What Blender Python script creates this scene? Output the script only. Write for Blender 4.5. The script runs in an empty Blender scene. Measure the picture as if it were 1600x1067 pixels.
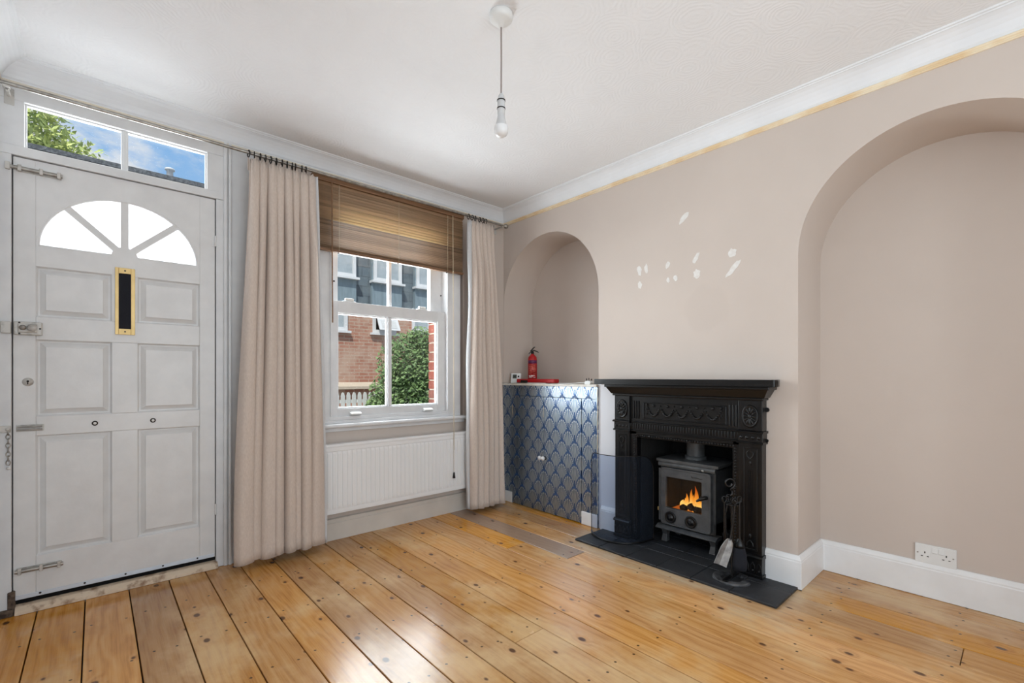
import bpy, bmesh, math, random
from mathutils import Vector, Matrix
random.seed(7)
SC = bpy.context.scene
COL = SC.collection
PI = math.pi

# ------------------------------------------------------------------ camera
CAM = (-2.614, -3.02, 1.06)
cd = bpy.data.cameras.new('camera'); cam = bpy.data.objects.new('camera', cd); COL.objects.link(cam)
cam.location = CAM
cam.rotation_euler = (PI/2, 0, -math.atan2(.6681, .7440))
cd.sensor_width = 36; cd.lens = 723.8/1600*36
cd.shift_y = 54.5/1600
cd.clip_start = .02; cd.clip_end = 200
SC.camera = cam
SC.view_settings.view_transform = 'Standard'; SC.view_settings.look = 'None'
SC.view_settings.gamma = 1; SC.view_settings.use_curve_mapping = False
SC.view_settings.exposure = -0.12

# ------------------------------------------------------------------ node helpers
def lin(r, g, b):
    f = lambda c: (c/255/12.92) if c/255 <= .04045 else ((c/255+.055)/1.055)**2.4
    return (f(r), f(g), f(b), 1)

class NT:
    def __init__(s, nt): s.nt = nt; s.N = nt.nodes; s.L = nt.links
    def n(s, t, **kw):
        x = s.N.new(t)
        for k, v in kw.items(): setattr(x, k, v)
        return x
    def put(s, sock, v):
        if isinstance(v, bpy.types.NodeSocket): s.L.new(v, sock)
        else: sock.default_value = v
    def m(s, op, a, b=None, c=None, clamp=False):
        x = s.n('ShaderNodeMath', operation=op); x.use_clamp = clamp
        for i, v in enumerate((a, b, c)):
            if v is not None: s.put(x.inputs[i], v)
        return x.outputs[0]
    def sstep(s, v, a, b, lo=0., hi=1.):
        x = s.n('ShaderNodeMapRange', interpolation_type='SMOOTHSTEP')
        for i, q in enumerate((v, a, b, lo, hi)): s.put(x.inputs[i], q)
        return x.outputs[0]
    def mix(s, f, a, b, mode='MIX'):
        x = s.n('ShaderNodeMix', data_type='RGBA', blend_type=mode)
        s.put(x.inputs[0], f); s.put(x.inputs[6], a); s.put(x.inputs[7], b)
        return x.outputs[2]
    def xyz(s, v):
        x = s.n('ShaderNodeSeparateXYZ'); s.L.new(v, x.inputs[0]); return x.outputs
    def comb(s, a, b, c=0.):
        x = s.n('ShaderNodeCombineXYZ')
        for i, q in enumerate((a, b, c)): s.put(x.inputs[i], q)
        return x.outputs[0]
    def noise(s, vec, scale, detail=3., rough=.55, dist=0.):
        x = s.n('ShaderNodeTexNoise')
        if vec is not None: s.L.new(vec, x.inputs['Vector'])
        x.inputs['Scale'].default_value = scale; x.inputs['Detail'].default_value = detail
        x.inputs['Roughness'].default_value = rough; x.inputs['Distortion'].default_value = dist
        return x.outputs[0]
    def ramp(s, f, stops):
        x = s.n('ShaderNodeValToRGB'); s.L.new(f, x.inputs[0])
        e = x.color_ramp.elements
        while len(e) < len(stops): e.new(.5)
        for i, (p, c) in enumerate(stops): e[i].position = p; e[i].color = c
        return x.outputs[0]
    def bump(s, h, strength, dist=.01):
        x = s.n('ShaderNodeBump'); s.L.new(h, x.inputs['Height'])
        x.inputs['Strength'].default_value = strength; x.inputs['Distance'].default_value = dist
        return x.outputs[0]
    def coord(s, kind='Object', scale=None):
        x = s.n('ShaderNodeTexCoord'); o = x.outputs[kind]
        if scale:
            mp = s.n('ShaderNodeMapping'); s.L.new(o, mp.inputs[0]); mp.inputs['Scale'].default_value = scale
            o = mp.outputs[0]
        return o

def newmat(name):
    m = bpy.data.materials.new(name); m.use_nodes = True
    t = NT(m.node_tree); bs = m.node_tree.nodes['Principled BSDF']
    return m, t, bs

def M(name, c, rough=.5, metal=0, c2=None, nscale=6, detail=4, bump=0, bscale=60, bdist=.002, stretch=None, lo=.35, hi=.65, spec=.5, coat=0):
    m, t, b = newmat(name)
    b.inputs['Roughness'].default_value = rough; b.inputs['Metallic'].default_value = metal
    b.inputs['Specular IOR Level'].default_value = spec
    b.inputs['Coat Weight'].default_value = coat
    co = t.coord('Object', stretch)
    if c2 is None: c2 = tuple(min(1, v*.93) for v in c[:3])+(1,)
    nz = t.noise(co, nscale, detail)
    t.L.new(t.ramp(nz, [(lo, c), (hi, c2)]), b.inputs['Base Color'])
    if bump:
        t.L.new(t.bump(t.noise(co, bscale, 4), bump, bdist), b.inputs['Normal'])
    return m

def emit(name, col, s):
    m, t, b = newmat(name)
    b.inputs['Base Color'].default_value = (0, 0, 0, 1); b.inputs['Emission Color'].default_value = col; b.inputs['Emission Strength'].default_value = s
    return m

# ------------------------------------------------------------------ world: blue sky with fair weather clouds
wd = bpy.data.worlds.new('world'); SC.world = wd; wd.use_nodes = True
t = NT(wd.node_tree); bg = wd.node_tree.nodes['Background']
g = t.coord('Generated'); q = t.xyz(g)
el = t.m('MAXIMUM', q[2], 0.)
blue = t.ramp(el, [(0., lin(198, 222, 242)), (.4, lin(138, 190, 244)), (1., lin(104, 166, 234))])
cv = t.comb(t.m('DIVIDE', q[0], t.m('ADD', el, .25)), t.m('DIVIDE', q[1], t.m('ADD', el, .25)), 0.)
cl = t.noise(cv, 2.3, 8., .58)
clm = t.sstep(cl, .45, .57)
t.L.new(t.mix(clm, blue, lin(246, 247, 250)), bg.inputs[0])
bg.inputs[1].default_value = 1.0

def light(name, kind, loc, energy, rot=(0, 0, 0), size=None, size_y=None, color=(1, 1, 1), spread=None):
    l = bpy.data.lights.new(name, kind); o = bpy.data.objects.new(name, l); COL.objects.link(o)
    o.location = loc; o.rotation_euler = rot; l.energy = energy; l.color = color
    if size and kind == 'AREA':
        l.shape = 'RECTANGLE'; l.size = size; l.size_y = size_y or size
    if spread: l.spread = spread
    return o
sun = light('sun', 'SUN', (0, -5, 12), 4.2, color=(1, .95, .88)); sun.data.angle = .02
sun.rotation_euler = Vector((.38, .45, -.81)).to_track_quat('-Z', 'Y').to_euler()
# daylight coming in at the front window and fanlight, plus fill lamps at two added windows
light('daylight_window', 'AREA', (-1.04, .118, 1.46), 64, (-PI/2, 0, 0), .84, 1.26, (.88, .95, 1))
light('daylight_fanlight', 'AREA', (-2.507, .05, 1.80), 2.8, (-PI/2, 0, 0), .6, .27, (.95, .98, 1))
light('daylight_fanlight_clear', 'AREA', (-2.507, .044, 2.19), 5, (-PI/2, 0, 0), .66, .18, (.9, .96, 1))
light('added_side_fill', 'AREA', (-3.2, -3.55, 1.25), 27, (0, -PI/2, 0), 1.8, 1.35, (.85, .935, 1))  # fill lamp outside the added, unseen side window
light('added_rear_fill', 'AREA', (-1.9, -4.8, 1.25), 50, (PI/2+.14, 0, 0), 1.9, 2.0, (.85, .935, 1))  # fill lamp outside the added, unseen rear window

# ------------------------------------------------------------------ mesh helpers
class MB:
    def __init__(s): s.v = []; s.f = []; s.sm = []
    def add(s, vs, fs, smooth=False):
        o = len(s.v); s.v += [tuple(p) for p in vs]
        for f in fs: s.f.append([i+o for i in f]); s.sm.append(smooth)
        return s
    def box(s, a, b):
        x0, x1 = sorted((a[0], b[0])); y0, y1 = sorted((a[1], b[1])); z0, z1 = sorted((a[2], b[2]))
        return s.add([(x0,y0,z0),(x1,y0,z0),(x1,y1,z0),(x0,y1,z0),(x0,y0,z1),(x1,y0,z1),(x1,y1,z1),(x0,y1,z1)],
                     [(3,2,1,0),(4,5,6,7),(0,1,5,4),(1,2,6,5),(2,3,7,6),(3,0,4,7)])
    def frustum(s, a, b):
        """two rects given as 4 points each, a = base, b = top"""
        return s.add(list(a)+list(b), [(3,2,1,0),(4,5,6,7),(0,1,5,4),(1,2,6,5),(2,3,7,6),(3,0,4,7)])
    def loft(s, rings, closed=True, caps=True, smooth=True):
        n = len(rings[0]); vs = [p for r in rings for p in r]; fs = []
        for i in range(len(rings)-1):
            for j in range(n if closed else n-1):
                k = (j+1) % n
                fs.append((i*n+j, i*n+k, (i+1)*n+k, (i+1)*n+j))
        s.add(vs, fs, smooth)
        if caps and closed:
            s.add(rings[0], [tuple(range(n))[::-1]]); s.add(rings[-1], [tuple(range(n))])
        return s
    def tube(s, path, r, n=8, closed=False, smooth=True, caps=True):
        P = [Vector(p) for p in path]; rs = r if isinstance(r, (list, tuple)) else [r]*len(P)
        rings = []; prev = None
        for i, p in enumerate(P):
            if closed: d = P[(i+1) % len(P)]-P[i-1]
            else: d = P[min(i+1, len(P)-1)]-P[max(i-1, 0)]
            d.normalize()
            if prev is None:
                u = d.orthogonal().normalized()
            else:
                u = prev-d*prev.dot(d)
                u = u.normalized() if u.length > 1e-6 else d.orthogonal().normalized()
            prev = u; w = d.cross(u)
            rings.append([p+(u*math.cos(2*PI*j/n)+w*math.sin(2*PI*j/n))*rs[i] for j in range(n)])
        if closed: rings.append(rings[0])
        return s.loft(rings, True, caps and not closed, smooth)
    def lathe(s, prof, c, axis='z', n=20, smooth=True, sx=1, sy=1):
        """prof: list of (radius, h) ; axis z / -x (towards the room) / y"""
        rings = []
        for r, h in prof:
            ring = []
            for j in range(n):
                a = 2*PI*j/n; p, q_ = r*math.cos(a)*sx, r*math.sin(a)*sy
                if axis == 'z': ring.append((c[0]+p, c[1]+q_, c[2]+h))
                elif axis == '-x': ring.append((c[0]-h, c[1]-p, c[2]+q_))
                elif axis == '-y': ring.append((c[0]+p, c[1]-h, c[2]+q_))
                else: ring.append((c[0]+q_, c[1]+h, c[2]+p))
            rings.append(ring)
        return s.loft(rings, True, True, smooth)
    def prism(s, poly, axis, a, b, smooth=False):
        """poly of 2D points extruded along axis from a to b; x:(y,z) y:(x,z) z:(x,y)"""
        def P(p, h): return {'x': (h, p[0], p[1]), 'y': (p[0], h, p[1]), 'z': (p[0], p[1], h)}[axis]
        return s.loft([[P(p, a) for p in poly], [P(p, b) for p in poly]], True, True, smooth)
    def sphere(s, c, r, n=8, m=5, sc=(1, 1, 1)):
        rings = [[(c[0]+sc[0]*r*math.sin(PI*i/m)*math.cos(2*PI*j/n), c[1]+sc[1]*r*math.sin(PI*i/m)*math.sin(2*PI*j/n), c[2]+sc[2]*r*math.cos(PI*i/m)) for j in range(n)] for i in range(m+1)]
        return s.loft(rings, True, False, True)

WL = {}
def base(parent): return WL.get(parent.name, Vector((0, 0, 0))) if parent else Vector((0, 0, 0))

def part(name, mb, mat, parent=None, bevel=0, seg=2, loc=None, origin=None, fix=True, solid=0, smooth_angle=None):
    me = bpy.data.meshes.new(name)
    o0 = Vector(origin) if origin else base(parent)
    if loc is not None: o0 = Vector((0, 0, 0))
    me.from_pydata([tuple(Vector(p)-o0) for p in mb.v], [], mb.f)
    me.polygons.foreach_set('use_smooth', mb.sm)
    me.materials.append(mat)
    if fix:
        b = bmesh.new(); b.from_mesh(me); bmesh.ops.recalc_face_normals(b, faces=b.faces); b.to_mesh(me); b.free()
    me.update()
    ob = bpy.data.objects.new(name, me); COL.objects.link(ob)
    if parent:
        ob.parent = parent
        if origin: ob.location = Vector(origin)-base(parent)
        if loc is not None: ob.location = Vector(loc)-base(parent)
        WL[ob.name] = base(parent)+ob.location
    else:
        ob.location = Vector(loc) if loc is not None else (Vector(origin) if origin else Vector((0, 0, 0)))
        WL[ob.name] = ob.location.copy()
    if bevel:
        md = ob.modifiers.new('bevel', 'BEVEL'); md.width = bevel; md.segments = seg; md.limit_method = 'ANGLE'; md.angle_limit = .6
    if solid:
        md = ob.modifiers.new('solid', 'SOLIDIFY'); md.thickness = solid; md.offset = 0
    return ob

def clone(ob, loc, parent=None, rot=None):
    c = ob.copy(); COL.objects.link(c); c.parent = parent or ob.parent
    c.location = Vector(loc)-base(c.parent)
    if rot: c.rotation_euler = rot
    WL[c.name] = Vector(loc)
    return c

def tag(o, label, cat, group=None):
    o['label'] = label; o['category'] = cat
    if group: o['group'] = group
    return o
def thing(name, label, cat, loc, group=None):
    o = bpy.data.objects.new(name, None); COL.objects.link(o); o.empty_display_size = .1
    o.location = loc; WL[o.name] = Vector(loc)
    return tag(o, label, cat, group)
def struct(o, label=None, cat=None):
    o['kind'] = 'structure'
    if label: o['label'] = label
    if cat: o['category'] = cat
    return o
def sthing(name, loc, label=None, cat=None):
    o = bpy.data.objects.new(name, None); COL.objects.link(o); o.location = loc; WL[o.name] = Vector(loc)
    return struct(o, label, cat)

def box(a, b): return MB().box(a, b)

# ------------------------------------------------------------------ materials
WHITE = M('white_gloss_paint', lin(226, 225, 224), .34, c2=lin(218, 217, 216), nscale=9, bump=.25, bscale=45, bdist=.002)
WHITE_FR = M('white_frame_paint', lin(224, 224, 224), .35, c2=lin(214, 214, 215), nscale=8, bump=.15, bscale=50)
CORN = M('white_cornice_paint', lin(236, 238, 241), .7, c2=lin(230, 232, 235), nscale=5, bump=.1, bscale=30)
CREAM = M('bare_cream_bead', lin(230, 204, 164), .6, c2=lin(240, 226, 200), nscale=7, lo=.4, hi=.62)
CREAM2 = M('cream_bead', lin(226, 214, 192), .6, c2=lin(214, 206, 196), nscale=7)
SKIRT = M('skirting_paint', lin(240, 240, 240), .4, c2=lin(232, 231, 230), nscale=5, bump=.15, bscale=30)
SKIRT_N = M('old_skirting_paint', lin(216, 208, 198), .5, c2=lin(206, 198, 188), nscale=5, bump=.15, bscale=30)
BRASS = M('brass', lin(222, 192, 132), .42, .5, c2=lin(206, 176, 118), nscale=10)
BLACKFELT = M('black_brush', lin(10, 12, 20), .9, stretch=(300, 300, 20), c2=lin(24, 26, 36))
STEEL = M('dull_steel', lin(176, 172, 166), .38, .85, c2=lin(140, 136, 130), nscale=30)
STEELP = M('painted_steel', lin(198, 194, 188), .42, .25, c2=lin(150, 146, 140), nscale=26, lo=.5, hi=.7)
DARKMET = M('dark_pewter', lin(62, 58, 56), .38, .8, c2=lin(44, 42, 40))
DARK = M('dark_void', lin(8, 7, 6), .95)
WORN = M('worn_threshold', lin(216, 196, 172), .8, c2=lin(150, 120, 96), nscale=22, lo=.52, hi=.68, bump=.6, bscale=40, bdist=.006)
ROT = M('rotten_wood', lin(58, 46, 38), .95, c2=lin(112, 96, 82), nscale=40, bump=.8, bscale=60, bdist=.008)
IRON = M('black_cast_iron', lin(12, 12, 13), .30, c2=lin(8, 8, 9), nscale=20, bump=.25, bscale=160, spec=.42)
STOVE = M('charcoal_stove_paint', lin(84, 85, 86), .45, c2=lin(66, 67, 68), nscale=18, bump=.3, bscale=200)
SOOT = M('sooty_brick', lin(16, 14, 13), .95, c2=lin(8, 7, 7), nscale=14, bump=.5, bscale=20, bdist=.01)
SLATE = M('slate_tile', lin(46, 47, 50), .55, c2=lin(34, 35, 38), nscale=9, bump=.5, bscale=50, bdist=.003)
RADW = M('radiator_enamel', lin(240, 240, 240), .32, c2=lin(237, 237, 237), nscale=3)
PLASTIC = M('white_plastic', lin(232, 232, 230), .35, c2=lin(226, 226, 224), nscale=4)
PLASTIC_G = M('grey_lamp_plastic', lin(206, 206, 206), .4)
BLACKP = M('black_plastic', lin(18, 18, 18), .5)
RED = M('red_enamel', lin(186, 24, 30), .35, c2=lin(170, 20, 26))
FILL = M('white_filler', lin(232, 230, 226), .8, c2=lin(222, 216, 210), nscale=40)
MARBLE = M('pale_shelf', lin(228, 224, 216), .35, c2=lin(206, 198, 186), nscale=14)
STRING = M('cord_cotton', lin(206, 190, 162), .8)
KNOB = M('glass_white_knob', lin(232, 232, 232), .12)
MORTAR = M('mortar', lin(196, 182, 162), .9)

def wall_material():
    m, t, b = newmat('beige_wall_paint')
    co = t.coord('Object'); p = t.xyz(co)
    n1 = t.noise(co, 1.6, 4.); n2 = t.noise(co, 9., 5.)
    c = t.ramp(n1, [(.3, lin(208, 195, 185)), (.7, lin(202, 189, 179))])
    # paint roller smear above the mantel and bare white plaster beside the cupboard
    dx = t.m('ADD', p[1], 1.78); dz = t.m('SUBTRACT', p[2], 1.45)
    rr = t.m('SQRT', t.m('ADD', t.m('POWER', t.m('DIVIDE', dx, .14), 2.), t.m('POWER', t.m('DIVIDE', dz, .15), 2.)))
    sm = t.sstep(t.m('ADD', rr, t.m('MULTIPLY', n2, .7)), 1.35, 1.1)
    c = t.mix(t.m('MULTIPLY', sm, .18), c, lin(190, 176, 166))
    wob = t.m('MULTIPLY', t.m('SUBTRACT', n2, .5), .06)
    py = t.m('ADD', p[1], wob); pz = t.m('ADD', p[2], wob)
    pl = t.m('MULTIPLY', t.m('MULTIPLY', t.m('LESS_THAN', py, -1.0), t.m('GREATER_THAN', py, -1.235)), t.m('LESS_THAN', pz, 1.005))
    c = t.mix(pl, c, lin(226, 228, 234))
    t.L.new(c, b.inputs['Base Color']); b.inputs['Roughness'].default_value = .72
    t.L.new(t.bump(t.noise(co, 55., 5.), .12, .003), b.inputs['Normal'])
    return m
WALL = wall_material()

def ceiling_material():
    m, t, b = newmat('artex_ceiling')
    co = t.coord('Object')
    vo = t.n('ShaderNodeTexVoronoi'); vo.inputs['Scale'].default_value = 5.5; t.L.new(co, vo.inputs['Vector'])
    rings = t.m('SINE', t.m('ADD', t.m('MULTIPLY', vo.outputs['Distance'], 70.), t.m('MULTIPLY', t.noise(co, 14., 4.), 14.)))
    h = t.m('ADD', t.m('MULTIPLY', rings, .35), t.noise(co, 70., 5.))
    t.L.new(t.bump(h, .28, .004), b.inputs['Normal'])
    t.L.new(t.ramp(t.noise(co, 2., 3.), [(.3, lin(240, 241, 243)), (.7, lin(236, 237, 239))]), b.inputs['Base Color'])
    b.inputs['Roughness'].default_value = .85
    return m
CEIL = ceiling_material()

def floor_material(name, tint=None):
    m, t, b = newmat(name)
    co = t.coord('Object'); p = t.xyz(co)
    rnd = t.n('ShaderNodeObjectInfo').outputs['Random']
    off = t.m('MULTIPLY', rnd, 37.)
    u = t.m('ADD', p[0], off); v = t.m('ADD', p[1], t.m('MULTIPLY', off, 1.7))
    # knots
    kv = t.comb(t.m('MULTIPLY', u, 6.5), t.m('MULTIPLY', v, 4.2))
    vo = t.n('ShaderNodeTexVoronoi', voronoi_dimensions='2D'); vo.inputs['Scale'].default_value = 1.
    t.L.new(kv, vo.inputs['Vector'])
    d = vo.outputs['Distance']; gate = t.xyz(vo.outputs['Color'])
    big = t.m('MULTIPLY', t.m('GREATER_THAN', gate[0], .4), t.m('ADD', .02, t.m('MULTIPLY', gate[1], .06)))
    knot = t.sstep(t.m('SUBTRACT', big, d), -.02, .025)
    halo = t.sstep(t.m('SUBTRACT', t.m('MULTIPLY', big, 3.2), d), -.05, .22)
    # grain
    warp = t.m('MULTIPLY', t.noise(t.comb(t.m('MULTIPLY', u, 5.), t.m('MULTIPLY', v, 1.1)), 1., 3.), 1.6)
    gx = t.m('ADD', t.m('MULTIPLY', u, 30.), t.m('ADD', t.m('MULTIPLY', warp, 5.), t.m('MULTIPLY', halo, 1.4)))
    rings = t.m('ADD', .5, t.m('MULTIPLY', t.m('SINE', t.m('MULTIPLY', gx, 5.)), .5))
    fine = t.noise(t.comb(t.m('MULTIPLY', u, 150.), t.m('MULTIPLY', v, 4.)), 1., 4., .6)
    gr = t.m('ADD', t.m('MULTIPLY', rings, .24), t.m('MULTIPLY', fine, .8))
    c = t.ramp(gr, [(.25, lin(216, 166, 106)), (.55, lin(204, 148, 86)), (.85, lin(170, 112, 58))])
    tone = t.n('ShaderNodeHueSaturation'); t.L.new(c, tone.inputs['Color'])
    t.L.new(t.m('ADD', .72, t.m('MULTIPLY', rnd, .42)), tone.inputs['Value'])
    t.L.new(t.m('ADD', .95, t.m('MULTIPLY', t.m('FRACT', t.m('MULTIPLY', rnd, 7.3)), .22)), tone.inputs['Saturation'])
    c = tone.outputs[0]
    # worn pale areas and darker varnish patches
    wn = t.noise(t.comb(t.m('MULTIPLY', p[0], 1.), t.m('MULTIPLY', p[1], .7)), 2.1, 6., .6)
    c = t.mix(t.m('MULTIPLY', t.sstep(wn, .48, .66), .6), c, lin(224, 192, 146))
    c = t.mix(t.m('MULTIPLY', t.sstep(wn, .46, .28), .6), c, lin(164, 104, 54))
    hm = t.m('MULTIPLY', t.sstep(t.m('ADD', p[0], t.m('MULTIPLY', t.m('SUBTRACT', wn, .5), .5)), -.50, -.38), t.m('MULTIPLY', t.sstep(t.m('ADD', p[1], t.m('MULTIPLY', wn, .5)), -2.2, -1.75), t.sstep(t.m('ADD', p[1], t.m('MULTIPLY', wn, .4)), -.7, -1.0)))
    c = t.mix(t.m('MULTIPLY', hm, t.sstep(fine, .35, .6, .25, .7)), c, lin(206, 192, 166))
    if tint: c = t.mix(.82, c, tint)
    c = t.mix(t.m('MULTIPLY', halo, .22), c, lin(166, 106, 60))
    c = t.mix(t.m('MULTIPLY', knot, .88), c, lin(66, 34, 18))
    # nail heads
    xl = t.m('MULTIPLY', t.m('SUBTRACT', t.m('FRACT', t.m('DIVIDE', t.m('ADD', p[0], 2.812+1.6), .16)), .5), .16)
    fx = t.m('SUBTRACT', t.m('ABSOLUTE', xl), t.m('ADD', .035, t.m('MULTIPLY', rnd, .025)))
    fy = t.m('MULTIPLY', t.m('SUBTRACT', t.m('FRACT', t.m('DIVIDE', t.m('ADD', p[1], t.m('ADD', 10., t.m('MULTIPLY', xl, .2))), .41)), .5), .41)
    nd = t.m('SQRT', t.m('ADD', t.m('MULTIPLY', fx, fx), t.m('MULTIPLY', fy, fy)))
    c = t.mix(t.m('MULTIPLY', t.sstep(nd, .0062, .0035), .9), c, lin(34, 24, 18))
    t.L.new(c, b.inputs['Base Color'])
    rg = t.m('ADD', .12, t.m('MULTIPLY', wn, .22)); t.L.new(rg, b.inputs['Roughness'])
    h = t.m('ADD', t.m('MULTIPLY', gr, .25), t.m('MULTIPLY', t.noise(co, 28., 3.), .6))
    t.L.new(t.bump(h, .22, .003), b.inputs['Normal'])
    return m
PINE = floor_material('pine_boards')
GREYB = floor_material('grey_board', lin(150, 130, 116))

def wallpaper_material():
    m, t, b = newmat('deco_wallpaper')
    co = t.coord('Object'); p = t.xyz(co)
    w, s = .124, .083; rx, rz = w/2, .112
    U, Z = p[1], t.m('ADD', p[2], .02)
    def lat(ou, oz):
        du = t.m('MULTIPLY', t.m('SUBTRACT', t.m('FRACT', t.m('ADD', t.m('DIVIDE', U, w), 10+ou)), .5), w)
        k = t.m('DIVIDE', du, rx)
        k2 = t.m('MULTIPLY', k, k)
        arch = t.m('MULTIPLY', t.m('POWER', t.m('MAXIMUM', t.m('SUBTRACT', 1., k2), 0.), .70), rz)
        row = t.m('CEIL', t.m('DIVIDE', t.m('SUBTRACT', t.m('SUBTRACT', Z, arch), oz), 2*s))
        zc = t.m('ADD', t.m('MULTIPLY', row, 2*s), oz)
        return du, zc, arch
    a, b2 = lat(0., 0.), lat(.5, s)
    pick = t.m('LESS_THAN', a[1], b2[1])
    def sel(i): return t.m('ADD', t.m('MULTIPLY', pick, a[i]), t.m('MULTIPLY', t.m('SUBTRACT', 1., pick), b2[i]))
    du, zc, arch = sel(0), sel(1), sel(2)
    dz = t.m('SUBTRACT', Z, zc)
    e = t.m('SQRT', t.m('ADD', t.m('POWER', t.m('DIVIDE', du, rx), 2.), t.m('POWER', t.m('DIVIDE', t.m('MAXIMUM', dz, 0.), rz), 2.)))
    ang = t.m('ARCTAN2', du, t.m('ADD', dz, .075))
    rays = t.m('ADD', .5, t.m('MULTIPLY', t.m('SINE', t.m('MULTIPLY', ang, 52.)), .5))
    line = t.sstep(e, .835, .87)
    hl = t.m('MULTIPLY', t.sstep(e, .72, .75), t.sstep(e, .82, .79))
    dots = t.m('MULTIPLY', hl, t.sstep(t.m('SINE', t.m('MULTIPLY', t.m('ARCTAN2', du, dz), 30.)), -.2, .3))
    stem = t.m('MULTIPLY', t.m('LESS_THAN', t.m('ABSOLUTE', du), .005), t.m('LESS_THAN', dz, -.012))
    silver = t.mix(rays, lin(92, 120, 150), lin(206, 212, 212))
    silver = t.mix(t.m('MULTIPLY', t.sstep(e, .45, .75), .35), silver, lin(70, 94, 126))
    c = t.mix(line, silver, lin(50, 84, 130))
    c = t.mix(stem, c, lin(50, 84, 130))
    c = t.mix(dots, c, lin(226, 232, 236))
    t.L.new(c, b.inputs['Base Color'])
    t.L.new(t.m('MULTIPLY', t.m('SUBTRACT', 1., line), .85), b.inputs['Metallic'])
    b.inputs['Roughness'].default_value = .33
    return m
PAPER = wallpaper_material()

def cloth_material(name, c1, c2, trans=.12):
    m, t, b = newmat(name)
    co = t.coord('Object')
    n = t.noise(t.coord('Object', (220, 220, 60)), 1., 3.)
    t.L.new(t.ramp(n, [(.3, c1), (.7, c2)]), b.inputs['Base Color'])
    b.inputs['Roughness'].default_value = .95; b.inputs['Specular IOR Level'].default_value = .1
    b.inputs['Sheen Weight'].default_value = .2
    t.L.new(t.bump(t.noise(co, 400., 2.), .2, .001), b.inputs['Normal'])
    tr = t.n('ShaderNodeBsdfTranslucent'); tr.inputs[0].default_value = c1
    mx = t.n('ShaderNodeMixShader'); mx.inputs[0].default_value = trans
    t.L.new(b.outputs[0], mx.inputs[1]); t.L.new(tr.outputs[0], mx.inputs[2])
    t.L.new(mx.outputs[0], t.N['Material Output'].inputs[0])
    return m
LINEN = cloth_material('linen_curtain', lin(226, 211, 199), lin(212, 196, 184))
LINING = cloth_material('white_lining', lin(238, 238, 238), lin(230, 230, 232), .3)

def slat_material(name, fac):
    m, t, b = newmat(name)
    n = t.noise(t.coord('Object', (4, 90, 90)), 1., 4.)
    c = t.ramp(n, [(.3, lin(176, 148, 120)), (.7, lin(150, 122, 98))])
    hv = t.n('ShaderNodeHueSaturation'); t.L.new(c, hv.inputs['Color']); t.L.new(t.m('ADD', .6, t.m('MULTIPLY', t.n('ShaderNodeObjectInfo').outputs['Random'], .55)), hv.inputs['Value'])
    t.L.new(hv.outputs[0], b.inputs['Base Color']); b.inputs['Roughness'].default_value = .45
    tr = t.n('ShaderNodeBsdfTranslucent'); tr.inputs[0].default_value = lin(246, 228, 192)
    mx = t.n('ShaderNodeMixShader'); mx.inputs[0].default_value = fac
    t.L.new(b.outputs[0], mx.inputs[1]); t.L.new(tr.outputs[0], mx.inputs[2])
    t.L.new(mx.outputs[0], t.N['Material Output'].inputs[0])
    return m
SLAT = slat_material('wood_slat', .36); SLAT_SHADED = slat_material('shaded_wood_slat', .01)  # second: same wood, translucency cut so the bunched slats look shaded
SLATD = M('wood_slat_rail', lin(140, 104, 74), .45, c2=lin(112, 80, 54), stretch=(4, 90, 90), nscale=1)

def glass_material(name, tint, refl=.9, haze=0., hazecol=(1, 1, 1, 1)):
    m, t, b = newmat(name)
    t.N.remove(b)
    tr = t.n('ShaderNodeBsdfTransparent'); tr.inputs[0].default_value = tint
    gl = t.n('ShaderNodeBsdfGlossy'); gl.inputs['Roughness'].default_value = .03
    fr = t.n('ShaderNodeFresnel'); fr.inputs[0].default_value = 1.45
    mx = t.n('ShaderNodeMixShader'); t.L.new(t.m('MULTIPLY', fr.outputs[0], refl), mx.inputs[0])
    t.L.new(tr.outputs[0], mx.inputs[1]); t.L.new(gl.outputs[0], mx.inputs[2])
    out = mx.outputs[0]
    if haze:
        df = t.n('ShaderNodeBsdfDiffuse'); df.inputs[0].default_value = hazecol
        m2 = t.n('ShaderNodeMixShader'); m2.inputs[0].default_value = haze
        t.L.new(out, m2.inputs[1]); t.L.new(df.outputs[0], m2.inputs[2]); out = m2.outputs[0]
    t.L.new(out, t.N['Material Output'].inputs[0])
    return m
GLASS = glass_material('clear_glass', (.97, .98, .98, 1), .5)
STOVEGLASS = glass_material('sooty_stove_glass', (.86, .84, .82, 1), .6, .05, lin(70, 66, 62))
MESHG = glass_material('fine_spark_mesh', lin(204, 214, 230), .10, .05, lin(110, 120, 136))

def frosted_material():
    m, t, b = newmat('frosted_glass')
    b.inputs['Base Color'].default_value = lin(236, 240, 242); b.inputs['Roughness'].default_value = .3
    t.L.new(t.bump(t.noise(t.coord(), 130., 3.), .5, .003), b.inputs['Normal'])
    tr = t.n('ShaderNodeBsdfTranslucent'); tr.inputs[0].default_value = (.97, .98, 1, 1)
    mx = t.n('ShaderNodeMixShader'); mx.inputs[0].default_value = .85
    t.L.new(b.outputs[0], mx.inputs[1]); t.L.new(tr.outputs[0], mx.inputs[2])
    t.L.new(mx.outputs[0], t.N['Material Output'].inputs[0])
    return m
FROST = frosted_material()

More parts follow.
